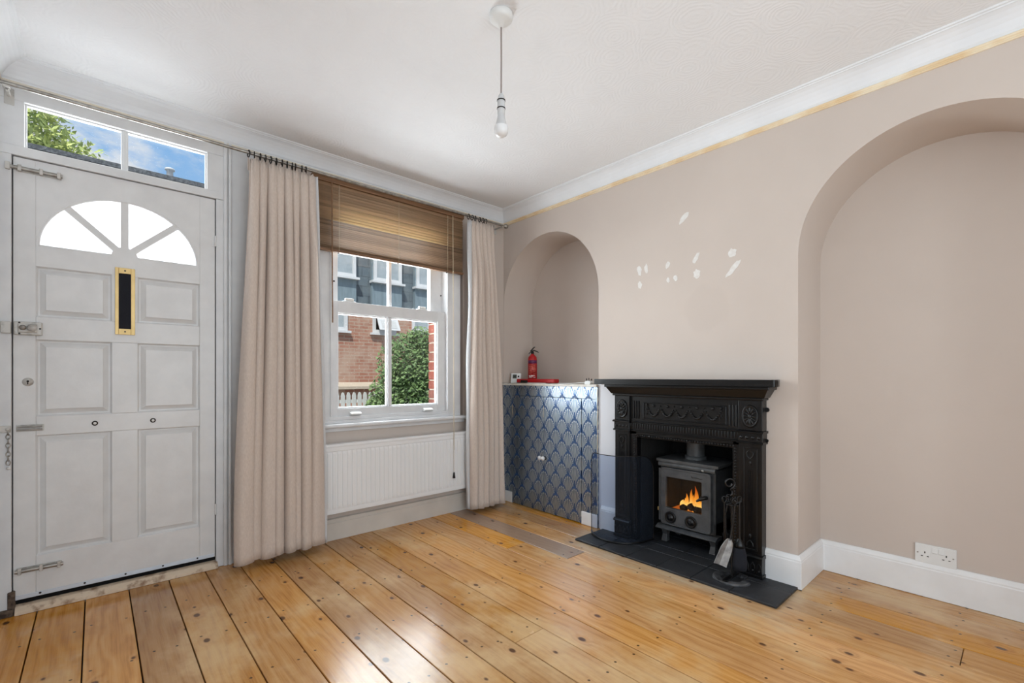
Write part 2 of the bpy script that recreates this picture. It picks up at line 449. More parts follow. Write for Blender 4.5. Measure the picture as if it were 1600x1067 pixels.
def brick_material(name, cA, cB, mort, bw=.225, bh=.075, wash=None, axis='xz'):
    m, t, b = newmat(name)
    co = t.coord(); p = t.xyz(co)
    v = t.comb(p[0], p[2])
    br = t.n('ShaderNodeTexBrick'); t.L.new(v, br.inputs['Vector'])
    br.inputs['Color1'].default_value = cA; br.inputs['Color2'].default_value = cB; br.inputs['Mortar'].default_value = mort
    br.inputs['Scale'].default_value = 1.; br.inputs['Brick Width'].default_value = bw; br.inputs['Row Height'].default_value = bh
    br.inputs['Mortar Size'].default_value = .008; br.inputs['Bias'].default_value = 0.
    c = br.outputs['Color']
    n = t.noise(co, 1.3, 6., .65)
    if wash: c = t.mix(t.m('MULTIPLY', t.sstep(n, .42, .62), .7), c, wash)
    t.L.new(c, b.inputs['Base Color']); b.inputs['Roughness'].default_value = .9
    t.L.new(t.bump(br.outputs['Fac'], -.4, .006), b.inputs['Normal'])
    return m
BRICKW = brick_material('old_red_brick', lin(166, 112, 92), lin(180, 128, 106), lin(182, 166, 148), wash=lin(196, 172, 152))
SLATEH = brick_material('hung_slates', lin(98, 112, 120), lin(84, 96, 104), lin(64, 74, 80), .3, .22, wash=lin(120, 132, 136))
PANELB = M('blue_grey_cladding', lin(134, 152, 160), .8, c2=lin(120, 138, 146), nscale=3, stretch=(6, 6, 1))
ROOFM = M('weathered_roof', lin(112, 116, 120), .9, c2=lin(78, 82, 86), nscale=26, lo=.4, hi=.6)
OUTW = M('outdoor_white', lin(222, 224, 224), .6)
OUTPANE = M('far_window_pane', lin(176, 186, 190), .15, c2=lin(160, 170, 174))
FENCEW = M('fence_white', lin(226, 228, 226), .7, c2=lin(208, 212, 208))
LEAF = M('bush_leaf', lin(130, 158, 98), .6, c2=lin(92, 124, 72), nscale=5, lo=.4, hi=.6)
LEAF2 = M('tree_leaf', lin(206, 214, 130), .6, c2=lin(160, 180, 100), nscale=2, lo=.4, hi=.6)
BARK = M('bark', lin(96, 80, 64), .9, bump=.5, bscale=30)
PAVE = M('pavement', lin(140, 138, 134), .9, c2=lin(122, 120, 117), nscale=10)
BRICKS = [M('red_facing_brick', lin(142, 88, 72), .9, c2=lin(126, 78, 64), nscale=30, bump=.4, bscale=90),
          M('brown_facing_brick', lin(150, 80, 62), .9, c2=lin(132, 70, 56), nscale=30, bump=.4, bscale=90)]

# ================================================================== STRUCTURE
XW, YS, H = -2.935, -4.6, 2.46
D1, D2 = .34, .37                       # depths of the two alcoves
N1 = (-1.015, -.003); N2 = (-3.272, -2.252)
SPR, RAD = 1.667, .511

# floor: dark void under the boards, every board a child
fl = struct(part('floor', box((XW-.1, YS-.1, -.12), (.5, .1, -.022)), DARK), 'old pine floorboards running from the window to the camera', 'floor')
EDGE = [-2.812+.16*k for k in range(-1, 21)]
cuts = {10: [-1.656], 14: [-.873], 15: [-1.23], 17: [-2.853], 3: [-3.4], 6: [-3.3], 8: [-3.1], 12: [-2.95]}
for k in range(len(EDGE)-1):
    x0, x1 = EDGE[k]+.0022, EDGE[k+1]-.0022
    ylim = (YS, .02) if x0 < .0 else (N2[0], N2[1])
    if x0 > .36: x1 = min(x1, .372)
    ys = [ylim[0]]+sorted(c for c in cuts.get(k-0, []) if ylim[0] < c < ylim[1])+[ylim[1]]
    for i in range(len(ys)-1):
        a, b_ = ys[i]+.0012, ys[i+1]-.0012
        grey = (k == 15 and i == len(ys)-2)
        o = part('plank', box((x0, a, -.024), (x1, b_, random.uniform(-.0012, 0))), GREYB if grey else PINE, fl, bevel=.0016, seg=1)
        if grey: o['label'] = 'one greyish unvarnished floorboard'

# ceiling
struct(part('ceiling', box((XW-.2, YS-.2, H), (.6, .3, H+.14)), CEIL), 'white swirl-textured plaster ceiling', 'ceiling')

# walls -----------------------------------------------------------------
def grid_wall(xs, zs, holes, y0, y1):
    mb = MB()
    for i in range(len(xs)-1):
        for j in range(len(zs)-1):
            cx_, cz = (xs[i]+xs[i+1])/2, (zs[j]+zs[j+1])/2
            if any(h[0] < cx_ < h[1] and h[2] < cz < h[3] for h in holes): continue
            mb.box((xs[i], y0, zs[j]), (xs[i+1], y1, zs[j+1]))
    return mb
DX = (-2.93, -2.035); WX = (-1.60, -.43)
wn = struct(part('wall_north', grid_wall([XW-.2, DX[0], DX[1], WX[0], WX[1], .5], [-.1, 0, .735, 2.24, 2.36, 2.6],
      [(DX[0], DX[1], 0, 2.36), (WX[0], WX[1], .735, 2.24)], 0, .12), WALL), 'taupe painted wall holding the front door and window', 'wall')
# outer brick leaf of the same wall
part('outer_leaf', grid_wall([-4.5, -3.05, -1.95, -1.48, -.56, 1.5], [-.4, 0, .72, 2.2, 2.6, 4.2],
      [(-3.05, -1.95, 0, 2.6), (-1.48, -.56, .72, 2.2)], .125, .25), BRICKW, wn)
for i in range(16):
    z = .735+.075*i
    o = part('brick', box((-.602, .128 if i % 2 else .13, z), (-.52, .238, z+.064)), BRICKS[(i*7//3) % 2], wn, bevel=.002, seg=1)
part('mortar', box((-.597, .129, .72), (-.53, .232, 1.95)), MORTAR, wn)

def arch(y, n):
    c = (n[0]+n[1])/2; u = (y-c)/((n[1]-n[0])/2)
    return SPR+RAD*math.sqrt(max(0, 1-u*u))
def niche_ys(n, k=40):
    c = (n[0]+n[1])/2; r = (n[1]-n[0])/2
    return [c-r*math.cos(PI*i/k) for i in range(k+1)]
mb = MB()
FO = (-1.95, -1.352, .672)          # fireplace opening
ys = sorted(set([YS-.2, FO[0], FO[1], .0]+niche_ys(N1)+niche_ys(N2)))
TOP = 2.6
for a, b_ in zip(ys[:-1], ys[1:]):
    if b_-a < 1e-6: continue
    mid = (a+b_)/2; za = zb = 0
    for n in (N1, N2):
        if n[0] < mid < n[1]: za, zb = arch(a, n), arch(b_, n)
    if FO[0] < mid < FO[1]: za = zb = FO[2]
    mb.add([(0, a, za), (0, b_, zb), (0, b_, TOP), (0, a, TOP)], [(0, 1, 2, 3)])
for n, dep in ((N1, D1), (N2, D2)):
    pts = [(n[0], 0)]+[(y, arch(y, n)) for y in niche_ys(n)]+[(n[1], 0)]
    mb.loft([[(0, y, z) for y, z in pts], [(dep, y, z) for y, z in pts]], closed=False, caps=False, smooth=True)
    yy = niche_ys(n)
    for a, b_ in zip(yy[:-1], yy[1:]):
        mb.add([(dep, a, 0), (dep, b_, 0), (dep, b_, arch(b_, n)), (dep, a, arch(a, n))], [(0, 1, 2, 3)])
mb.box((.5, YS-.2, -.1), (.6, .4, TOP))
mb.box((0.001, .121, -.1), (.6, .3, TOP))
we = struct(part('wall_east', mb, WALL, fix=False), 'pinkish beige chimney wall with two arched alcoves', 'wall')
fb = MB()
fb.box((.40, FO[0]-.02, 0), (.42, FO[1]+.02, .9)).box((0, FO[0]-.03, 0), (.42, FO[0], .9)).box((0, FO[1], 0), (.42, FO[1]+.03, .9)).box((.0, FO[0]-.03, .90), (.42, FO[1]+.03, .93)).box((.0, FO[0]-.03, .672), (.05, FO[1]+.03, .92))
part('firebox', fb, SOOT, we)
def blob(c, ry, rz, rot, n=14, seed=0):
    R = random.Random(seed); pts = []
    for i in range(n):
        a = 2*PI*i/n; k = R.uniform(.75, 1.15)
        y, z = ry*k*math.cos(a), rz*k*math.sin(a)
        pts.append((c[0]+y*math.cos(rot)-z*math.sin(rot), c[1]+y*math.sin(rot)+z*math.cos(rot)))
    return pts
PT = [(-1.648, 2.008, .016, .042, -.8), (-1.342, 1.743, .017, .034, .2), (-1.392, 1.746, .012, .033, .1), (-1.346, 1.651, .016, .024, .1), (-1.54, 1.745, .014, .026, -.4),
      (-1.544, 1.65, .011, .016, 0), (-1.593, 1.657, .013, .02, .3), (-1.722, 1.752, .014, .04, -.5), (-1.727, 1.659, .021, .03, 0), (-1.929, 1.742, .024, .026, 0), (-1.935, 1.655, .016, .056, -.7)]
for i, (y, z, a, b_, r) in enumerate(PT):
    o = part('filler_patch', MB().prism(blob((y, z), a, b_, -r, seed=i), 'x', -.0012, .002), FILL, we)
    if i == 0: o['label'] = 'white filler patch'
# unseen back and side walls, white for bounce light, with added windows
SO = (-4.3, -2.8, .3, 2.2)
wwm = grid_wall([YS-.2, SO[0], SO[1], 0], [-.1, SO[2], SO[3], TOP], [SO], 0, .2)
wwm.v = [(XW-y_, x_, z_) for x_, y_, z_ in wwm.v]
struct(part('wall_west', wwm, CORN))
w4 = sthing('added_side_window', (XW-.1, -3.55, SO[2]))  # invented side window, added to bring in fill light
for y_ in (SO[0], SO[1]-.06): part('added_window_frame', box((XW-.14, y_, SO[2]), (XW-.08, y_+.06, SO[3])), WHITE_FR, w4)
for z_ in (SO[2], SO[3]-.06): part('added_window_frame', box((XW-.14, SO[0]+.06, z_), (XW-.08, SO[1]-.06, z_+.06)), WHITE_FR, w4)
part('pane', box((XW-.112, SO[0]+.05, SO[2]+.05), (XW-.108, SO[1]-.05, SO[3]-.05)), GLASS, w4)
ws = MB()
RO = (-2.85, -.85, .15, 2.3)
xs = [XW-.2, RO[0], RO[1], .6]; zs = [-.1, RO[2], RO[3], TOP]
struct(part('wall_south', grid_wall(xs, zs, [RO], YS-.2, YS), CORN))
w3 = sthing('added_rear_window', ((RO[0]+RO[1])/2, YS-.1, RO[2]))  # invented rear window behind the camera, added for fill light
for x in (RO[0], RO[0]/2+RO[1]/2-.03, RO[1]-.06): part('added_window_frame', box((x, YS-.14, RO[2]), (x+.06, YS-.08, RO[3])), WHITE_FR, w3)
for z in (RO[2], RO[3]-.06): part('added_window_frame', box((RO[0]+.06, YS-.14, z), (RO[1]-.06, YS-.08, z+.06)), WHITE_FR, w3)
part('pane', box((RO[0]+.05, YS-.112, RO[2]+.05), (RO[1]-.05, YS-.108, RO[3]-.05)), GLASS, w3)

# cornice: cove with a lip, mitred at the corners, and the bead below it ---------------
prof = [(.0, 2.372), (.006, 2.372), (.008, 2.378), (.014, 2.384), (.020, 2.396), (.030, 2.412), (.044, 2.428), (.060, 2.441), (.074, 2.448), (.080, 2.449), (.082, 2.453), (.090, 2.454), (.093, 2.458), (.093, 2.46)]
bead = [(0, 2.348), (.006, 2.348), (.009, 2.352), (.006, 2.357), (.006, 2.360), (.012, 2.363), (.014, 2.368), (.012, 2.372), (0, 2.3725)]
def run(profile, side):
    if side == 'n': return [[(XW+d, -d, z) for d, z in profile], [(-d, -d, z) for d, z in profile]]
    if side == 'e': return [[(-d, -d, z) for d, z in profile], [(-d, YS+d, z) for d, z in profile]]
    return [[(XW+d, -d, z) for d, z in profile], [(XW+d, YS+d, z) for d, z in profile]]
for i, (sd, lb, bm_) in enumerate((('n', 'white coved cornice above the door and window', CREAM2), ('e', 'white coved cornice above the chimney wall', CREAM), ('w', None, CREAM2))):
    o = struct(part('trim_%d' % (i+1), MB().loft(run(prof, sd), False, False, False), CORN), lb, 'cornice' if lb else None)
    part('bead', MB().loft(run(bead, sd), False, False, False), bm_, o)

# baseboards -----------------------------------------------------------------
def skirt_profile(h, th=.02):
    return [(0, 0), (th, 0), (th, h-.03), (th-.003, h-.027), (th-.001, h-.022), (th-.006, h-.012), (th-.012, h-.002), (0, h)]
def skirt_y(x_face, y0, y1, h, th=.02):   # board on a wall that faces -x
    return [(x_face-d, y0, z) for d, z in skirt_profile(h, th)], [(x_face-d, y1, z) for d, z in skirt_profile(h, th)]
bn = struct(part('baseboard_north', MB().prism([(0, 0), (-.02, 0), (-.02, .108), (-.016, .112), (-.016, .135), (0, .14)], 'x', -1.93, -.0), SKIRT_N), 'off-white skirting board below the radiator', 'skirting')
mbs = MB()
P0 = skirt_profile(.165)
# alcove back, jamb return and chimney breast in one mitred run
th = .02
ring1 = [(D2-d, N2[0], z) for d, z in P0]
ring2 = [(D2-d, N2[1]-d, z) for d, z in P0]
ring3 = [(0-d, N2[1]-d, z) for d, z in P0]
ring4 = [(0-d, -2.086, z) for d, z in P0]
mbs.loft([ring1, ring2, ring3, ring4], True, True, False)
be = struct(part('baseboard_east', mbs, SKIRT, bevel=.002, seg=1), 'tall white skirting board around the right alcove', 'skirting')
part('breast_board', MB().loft(list(skirt_y(0, -1.045, -1.2, .165)), True, True, False), SKIRT, be)
part('floor_gap', box((-.0215, -2.274, .0005), (-.0195, -2.1, .003)), DARK, be)

# ================================================================== FRONT DOOR
def AX(x, y): return CAM[0]+(x-CAM[0])*(3.02+y)/3.02
def AZ(z, y): return CAM[2]+(z-CAM[2])*(3.02+y)/3.02

fr = sthing('trim_4', (-2.5, 0, 0), 'white painted frame around the front door and fanlight', 'door frame')
part('jamb', box((-2.934, -.012, 0), (-2.893, .12, 2.046)), WHITE_FR, fr, bevel=.003)
part('jamb', box((-2.118, -.008, 0), (-2.083, .12, 2.046)), WHITE_FR, fr, bevel=.003)
part('transom_bar', box((-2.934, -.012, 2.046), (-2.083, .042, 2.089)), WHITE_FR, fr, bevel=.003)
part('head', box((-2.934, -.010, 2.291), (-2.083, .042, 2.3719)), WHITE_FR, fr, bevel=.003)
part('jamb', box((-2.934, -.010, 2.089), (-2.853, .042, 2.291)), WHITE_FR, fr, bevel=.002)
part('jamb', box((-2.160, -.008, 2.089), (-2.083, .042, 2.291)), WHITE_FR, fr, bevel=.002)
part('bead_moulding', MB().tube([(-2.072, -.006, .0), (-2.072, -.006, 2.372)], .0115, 12), WHITE_FR, fr)
part('bead_moulding', MB().tube([(-2.051, -.010, .0), (-2.051, -.010, 2.372)], .009, 12), WHITE_FR, fr)
part('architrave', box((-2.083, -.006, 0), (-2.036, .05, 2.372)), WHITE_FR, fr)
part('architrave', box((-2.036, -.004, .0), (-1.93, .02, 2.372)), WHITE_FR, fr)
part('base_block', box((-2.036, -.022, .0), (-1.92, -.004, .10)), WHITE_FR, fr, bevel=.004)
part('door_stop', MB().box((-2.934, .046, 0), (-2.87, .12, 2.046)).box((-2.14, .046, 0), (-2.083, .12, 2.046)).box((-2.9, .046, 2.03), (-2.1, .12, 2.046)), DARK, fr)
part('threshold_gap', box((-2.9, .02, .0), (-2.1, .2, .07)), DARK, fr)
part('threshold', MB().prism([(-.035, 0), (-.032, .014), (-.012, .032), (.018, .036), (.02, 0)], 'x', -2.882, -2.112), WORN, fr, bevel=.003)
part('rotten_corner', MB().box((-2.905, -.02, 0), (-2.882, .02, .105)).box((-2.93, -.03, 0), (-2.885, .0, .03)), ROT, fr, bevel=.004)

f2 = sthing('window_2', (-2.5, .03, 2.09), 'clear two-pane fanlight above the front door', 'window')
part('glazing_bar', box((-2.514, .004, 2.089), (-2.499, .034, 2.291)), WHITE_FR, f2, bevel=.002)
for x0, x1 in ((-2.853, -2.514), (-2.499, -2.160)):
    mbp = MB()
    for a, b_ in (((x0, .010, 2.089), (x1, .03, 2.095)), ((x0, .010, 2.285), (x1, .03, 2.291)), ((x0, .010, 2.095), (x0+.006, .03, 2.285)), ((x1-.006, .010, 2.095), (x1, .03, 2.285))): mbp.box(a, b_)
    part('pane_bead', mbp, WHITE_FR, f2)
    part('pane', box((x0+.003, .03, 2.092), (x1-.003, .033, 2.288)), GLASS, f2)

d1 = sthing('door_1', (-2.505, .02, .058), 'white six-panel front door with a sunburst fanlight', 'door')
DL, DR, DB, DT, TH = -2.889, -2.122, .058, 2.042, .044
part('stile', box((DL, 0, DB), (-2.818, TH, DT)), WHITE, d1, bevel=.002)
part('stile', box((-2.193, 0, DB), (DR, TH, DT)), WHITE, d1, bevel=.002)
for z0, z1 in ((DB, .242), (.790, .877), (1.228, 1.332)):
    part('rail', box((-2.8178, .0005, z0), (-2.1932, TH, z1)), WHITE, d1, bevel=.002)
for z0, z1 in ((.2422, .7898), (.8772, 1.2278), (1.3322, 1.563)):
    part('muntin', box((-2.556, .0005, z0), (-2.456, TH, z1)), WHITE, d1, bevel=.002)
def panel(x0, x1, z0, z1):
    mb = MB(); m = .012; s = .030
    def R(x0, x1, z0, z1, y): return [(x0, y, z0), (x1, y, z0), (x1, y, z1), (x0, y, z1)]
    rings = [R(x0, x1, z0, z1, .008), R(x0+m*.5, x1-m*.5, z0+m*.5, z1-m*.5, .017), R(x0+m, x1-m, z0+m, z1-m, .017), R(x0+s, x1-s, z0+s, z1-s, .006), R(x0+s+.003, x1-s-.003, z0+s+.003, z1-s-.003, .003)]
    mb.loft(rings, True, False, False)
    mb.add(R(x0+s+.003, x1-s-.003, z0+s+.003, z1-s-.003, .003), [(0, 1, 2, 3)])
    mb.box((x0, .02, z0), (x1, .03, z1))
    return part('panel', mb, WHITE, d1)
for z0, z1 in ((.242, .790), (.877, 1.228), (1.332, 1.563)):
    panel(-2.818, -2.556, z0, z1); panel(-2.456, -2.193, z0, z1)
# sunburst
EC, ERX, ERZ = (-2.507, 1.655), .309, .283
def ez(x): return EC[1]+ERZ*math.sqrt(max(0, 1-((x-EC[0])/ERX)**2))
xs = [-2.8178]+[EC[0]-ERX*math.cos(PI*i/36) for i in range(37)]+[-2.1932]
mb = MB().loft([[(x, .0005, ez(x)), (x, .0005, DT), (x, TH, DT), (x, TH, ez(x))] for x in xs], True, True, False)
mb.box((-2.8178, .0005, 1.563), (-2.1932, TH, 1.655))
part('fan_surround', mb, WHITE, d1)
def spoke(a0, a1, w):
    p, q_ = Vector(a0), Vector(a1); d = (q_-p).normalized(); n = Vector((-d.y, d.x))*w/2
    return [tuple(p-n), tuple(q_-n), tuple(q_+n), tuple(p+n)]
def ep(deg, k=1.0): a = math.radians(deg); return (EC[0]+ERX*k*math.cos(a), EC[1]+ERZ*k*math.sin(a))
for deg in (46, 90, 134):
    part('sunburst_bar', MB().prism(spoke((EC[0], EC[1]+.005), ep(deg, 1.01), .030), 'y', .003, .036), WHITE, d1, bevel=.005)
hub = [(EC[0]+.052*math.cos(PI*i/12), EC[1]+.05*math.sin(PI*i/12)) for i in range(13)]
part('sunburst_hub', MB().prism(hub, 'y', .002, .038), WHITE, d1, bevel=.004)
rim = [(EC[0]+(ERX-.004)*math.cos(PI*i/36), .006, EC[1]+(ERZ-.004)*math.sin(PI*i/36)) for i in range(37)]
part('fan_moulding', MB().tube(rim, .007, 8).tube([(EC[0]-ERX+.004, .006, EC[1]+.003), (EC[0]-.05, .006, EC[1]+.003)], .006, 8).tube([(EC[0]+.05, .006, EC[1]+.003), (EC[0]+ERX-.004, .006, EC[1]+.003)], .006, 8), WHITE, d1)
for a0, a1 in ((0, 46), (46, 90), (90, 134), (134, 180)):
    pts = [EC]+[ep(a0+(a1-a0)*i/10, .999) for i in range(11)]
    part('pane', MB().prism(pts, 'y', .020, .024), FROST, d1)
# weather strip with screws
part('weather_strip', box((DL+.004, -.004, DB+.002), (DR-.004, .0, DB+.020)), M('weather_strip_alloy', lin(206, 214, 224), .35, .3), d1, bevel=.001)
for i in range(5): part('screw', MB().lathe([(.0045, 0), (.0045, .002)], (DL+.085+i*.15, -.004, DB+.014), '-y', 8), DARKMET, d1)
# vertical letter plate
lp = part('letter_plate', MB().box((-2.544, -.006, 1.268), (-2.530, .0, 1.601)).box((-2.483, -.006, 1.268), (-2.467, .0, 1.601)).box((-2.530, -.006, 1.268), (-2.483, .0, 1.297)).box((-2.530, -.006, 1.573), (-2.483, .0, 1.601)), BRASS, d1, bevel=.0012); lp['label'] = 'upright brass letter plate'
o = part('letter_brush', box((-2.530, -.002, 1.297), (-2.483, .002, 1.573)), BLACKFELT, lp); o['label'] = 'black draught brush'
for z in (1.283, 1.587): part('screw', MB().lathe([(.004, 0), (.004, .0015)], (-2.506, -.006, z), '-y', 8), DARKMET, lp)
# night latch and its keep
nl = part('night_latch', MB().box((-2.886, -.022, 1.246), (-2.796, .0, 1.305)).box((-2.872, -.034, 1.256), (-2.812, -.02, 1.296)), STEELP, d1, bevel=.004); nl['label'] = 'painted night latch'
part('latch_knob', MB().lathe([(.011, 0), (.012, .008), (.007, .012), (.0, .013)], (-2.856, -.034, 1.277), '-y', 14), STEEL, nl)
part('latch_lever', MB().lathe([(.016, 0), (.017, .008), (.012, .014), (.0, .015)], (-2.827, -.034, 1.277), '-y', 14), STEELP, nl)
part('latch_keep', MB().box((-2.925, -.030, 1.250), (-2.893, -.01, 1.302)), STEELP, fr, bevel=.003)
for x, z in ((-2.868, 1.3), (-2.868, 1.251), (-2.803, 1.276)): part('screw', MB().lathe([(.004, 0), (.003, .002)], (x, -.022, z), '-y', 8), DARKMET, nl)
ks = part('keyhole_plate', MB().lathe([(.019, 0), (.018, .003), (.0, .0035)], (-2.843, 0, 1.035), '-y', 18), STEELP, d1)
part('keyhole', MB().lathe([(.0045, 0), (.0045, .001)], (-2.843, -.0036, 1.038), '-y', 10).box((-2.8447, -.0046, 1.024), (-2.8413, -.0036, 1.037)), DARK, ks)
# door chain
ch = part('chain_slide', MB().box((-2.880, -.004, .812), (-2.792, 0, .842)), STEELP, d1, bevel=.002); ch['label'] = 'door chain slide'
part('slide_rail', MB().tube([(-2.876, -.010, .833), (-2.796, -.010, .833)], .004, 8).tube([(-2.876, -.010, .820), (-2.796, -.010, .820)], .004, 8), STEEL, ch)
part('chain_anchor', MB().box((-2.932, -.020, .812), (-2.894, -.011, .842)).lathe([(.008, 0), (.008, .008), (0, .009)], (-2.903, -.02, .827), '-y', 10), STEELP, fr, bevel=.002)
for i in range(8):
    z = .812-.019*i; ring = []
    for j in range(10):
        a = 2*PI*j/10; p_ = .0065*math.cos(a); q_ = .012*math.sin(a)
        ring.append((-2.902+(p_ if i % 2 else 0), -.019+(0 if i % 2 else p_), z+q_))
    part('chain_link', MB().tube(ring, .0022, 6, closed=True), STEEL, fr)
part('chain_end', MB().lathe([(.007, 0), (.008, .006), (0, .009)], (-2.900, -.016, .655), '-y', 10), PLASTIC, fr)
for x in (-2.618, -2.395):
    bt = part('stud', MB().lathe([(.012, 0), (.011, .004), (.007, .005), (0, .005)], (x, 0, .833), '-y', 14), DARKMET, d1)
    part('stud_face', MB().lathe([(.0065, 0), (.005, .002), (0, .002)], (x, -.005, .833), '-y', 10), PLASTIC, bt)
for z, xa, xb in ((1.990, -2.903, -2.734), (.188, -2.883, -2.732)):
    bo = part('bolt', MB().box((-2.880, -.004, z-.013), (xb, .0, z+.013)), STEELP, d1, bevel=.001); bo['label'] = 'long slide bolt'
    part('bolt_rod', MB().tube([(xa, -.012, z), (xb+.004, -.012, z)], .0085, 10), STEEL, bo)
    for x in (-2.868, -2.80, -2.742): part('bolt_guide', box((x-.006, -.022, z-.014), (x+.006, 0, z+.014)), STEELP, bo, bevel=.002)
part('bolt_keep', box((-2.912, -.026, 1.974), (-2.896, -.01, 2.006)), STEELP, fr, bevel=.002)
for z in (1.81, .323):
    hg = part('hinge', MB().tube([(-2.120, -.006, z-.03), (-2.120, -.006, z+.03)], .0055, 10), WHITE, d1)
    part('hinge_leaf', box((-2.136, -.002, z-.03), (-2.121, .001, z+.03)), WHITE, hg)

# ================================================================== SASH WINDOW
w1 = sthing('window_1', (-1.04, 0, .75), 'white sliding sash window facing the street', 'window')
part('frame_lining', box((-1.60, -.012, .752), (AX(-1.481, .012), .115, 2.23)), WHITE_FR, w1, bevel=.002)
part('frame_lining', box((AX(-.598, .012), -.012, .752), (-.463, .115, 2.23)), WHITE_FR, w1, bevel=.002)
part('staff_bead', box((AX(-1.481, .01)-.014, -.022, .80), (AX(-1.481, .01), -.012, 2.2)), WHITE_FR, w1, bevel=.003)
part('staff_bead', box((AX(-.598, .01), -.022, .80), (AX(-.598, .01)+.014, -.012, 2.2)), WHITE_FR, w1, bevel=.003)
part('head_lining', box((-1.55, -.012, 2.17), (-.5, .115, 2.235)), WHITE_FR, w1)
part('window_sill', MB().prism([(.115, .724), (-.040, .724), (-.050, .729), (-.054, .738), (-.050, .748), (-.044, .752), (.115, .752)], 'x', -1.64, -.412), WHITE_FR, w1)
part('sill_apron', box((-1.62, -.020, .700), (-.43, .0, .724)), WHITE_FR, w1, bevel=.004)
part('sill_bead', MB().box((-1.535, -.016, .752), (-.52, .03, .772)).box((-1.52, -.004, .772), (-.56, .03, .795)), WHITE_FR, w1, bevel=.003)
y = .014
def sx(x): return AX(x, .016)
def sz(z): return AZ(z, .016)
ls = part('lower_sash', MB().box((sx(-1.481), y, sz(.792)), (sx(-1.435), y+.042, sz(1.556))).box((sx(-.668), y, sz(.792)), (sx(-.602), y+.042, sz(1.556))).box((sx(-1.435), y, sz(.792)), (sx(-.668), y+.042, sz(.848))).box((sx(-1.435), y, sz(1.478)), (sx(-.668), y+.042, sz(1.556))), WHITE_FR, w1, bevel=.002)
part('glazing_bar', box((sx(-1.079), y+.004, sz(.848)), (sx(-1.054), y+.038, sz(1.478))), WHITE_FR, ls, bevel=.004)
for x0, x1 in ((-1.435, -1.079), (-1.054, -.668)):
    mbp = MB()
    for a, b_ in (((x0, .848), (x1, .856)), ((x0, 1.470), (x1, 1.478)), ((x0, .856), (x0+.007, 1.470)), ((x1-.007, .856), (x1, 1.470))): mbp.box((sx(a[0]), y+.012, sz(a[1])), (sx(b_[0]), y+.034, sz(b_[1])))
    part('pane_bead', mbp, WHITE_FR, ls)
    part('pane', box((sx(x0)-.002, y+.022, sz(.846)), (sx(x1)+.002, y+.025, sz(1.480))), GLASS, ls)
for x in (-1.318, -.757):
    part('sash_lift', MB().prism([(-.0, sz(.802)), (-.020, sz(.806)), (-.024, sz(.813)), (-.004, sz(.822)), (.016, sz(.826)), (.016, sz(.802))], 'x', x-.036, x+.036), PLASTIC, ls, bevel=.004)
for x in (-1.345, -.785):
    part('sash_catch', MB().box((x-.042, .02, sz(1.556)), (x+.042, .05, sz(1.563))).box((x-.028, .024, sz(1.563)), (x+.03, .046, sz(1.582))), PLASTIC, ls, bevel=.004)
y = .060
def ux(x): return AX(x, .062)
def uz(z): return AZ(z, .062)
us = part('upper_sash', MB().box((ux(-1.481), y, uz(1.50)), (ux(-1.437), y+.042, 2.17)).box((ux(-.735), y, uz(1.50)), (ux(-.602), y+.042, 2.17)).box((ux(-1.437), y, uz(1.50)), (ux(-.735), y+.042, uz(1.54))).box((ux(-1.437), y, 2.11), (ux(-.735), y+.042, 2.17)), WHITE_FR, w1, bevel=.002)
part('glazing_bar', box((ux(-1.073), y+.004, uz(1.54)), (ux(-1.050), y+.038, 2.11)), WHITE_FR, us, bevel=.004)
for x0, x1 in ((-1.437, -1.073), (-1.050, -.735)):
    part('pane', box((ux(x0)-.002, y+.022, uz(1.538)), (ux(x1)+.002, y+.025, 2.112)), GLASS, us)
for x in (-1.462, -.64): part('sash_screw', MB().lathe([(.006, 0), (.006, .002)], (ux(x), y, uz(1.68)), '-y', 8), DARK, us)

# ================================================================== VENETIAN BLIND
vb = thing('venetian_blind', 'half-raised wooden venetian blind hanging over the sash window', 'blind', (-1.04, -.05, 1.85))
BX0, BX1 = -1.618, -.472
part('head_rail', box((BX0, -.075, 2.288), (BX1, -.030, 2.325)), SLATD, vb, bevel=.002)
def slat_mesh(wd_, tilt):
    c, s_ = math.cos(tilt), math.sin(tilt); pr = []
    for u, h in ((-.5, 0), (-.25, .0027), (0, .0036), (.25, .0027), (.5, 0), (.5, -.0014), (.25, .0013), (0, .0022), (-.25, .0013), (-.5, -.0014)):
        a = u*wd_; pr.append((a*c-h*s_, a*s_+h*c))
    return MB().prism(pr, 'x', BX0+1.04, BX1+1.04)
top = part('slat', slat_mesh(.026, -.92), SLAT, vb, loc=(-1.04, -.052, 2.276))
for i in range(1, 12): clone(top, (-1.04, -.052, 2.276-.0192*i))
st = part('slat', slat_mesh(.026, -.66), SLAT_SHADED, vb, loc=(-1.04, -.052, 2.046))
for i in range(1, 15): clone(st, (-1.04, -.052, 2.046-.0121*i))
part('bottom_rail', box((BX0, -.067, 1.856), (BX1, -.038, 1.872)), SLATD, vb, bevel=.002)
for x in (-1.452, -1.03, -.62):
    mbl = MB().tube([(x, -.0665, 2.29), (x, -.0665, 1.862)], .0012, 6).tube([(x, -.036, 2.29), (x, -.036, 1.862)], .0012, 6)
    for i in range(12): mbl.tube([(x-.004, -.0672, 2.276-.0192*i-.004), (x+.004, -.0672, 2.276-.0192*i+.002)], .0014, 5)
    part('ladder_cord', mbl, STRING, vb)
    part('cord_button', MB().lathe([(.005, 0), (.005, .006), (0, .007)], (x, -.052, 1.849), 'z', 10), DARKMET, vb)
part('tilt_wand', MB().tube([(-1.505, -.082, 2.29), (-1.502, -.086, 1.40)], .0045, 8), SLATD, vb)
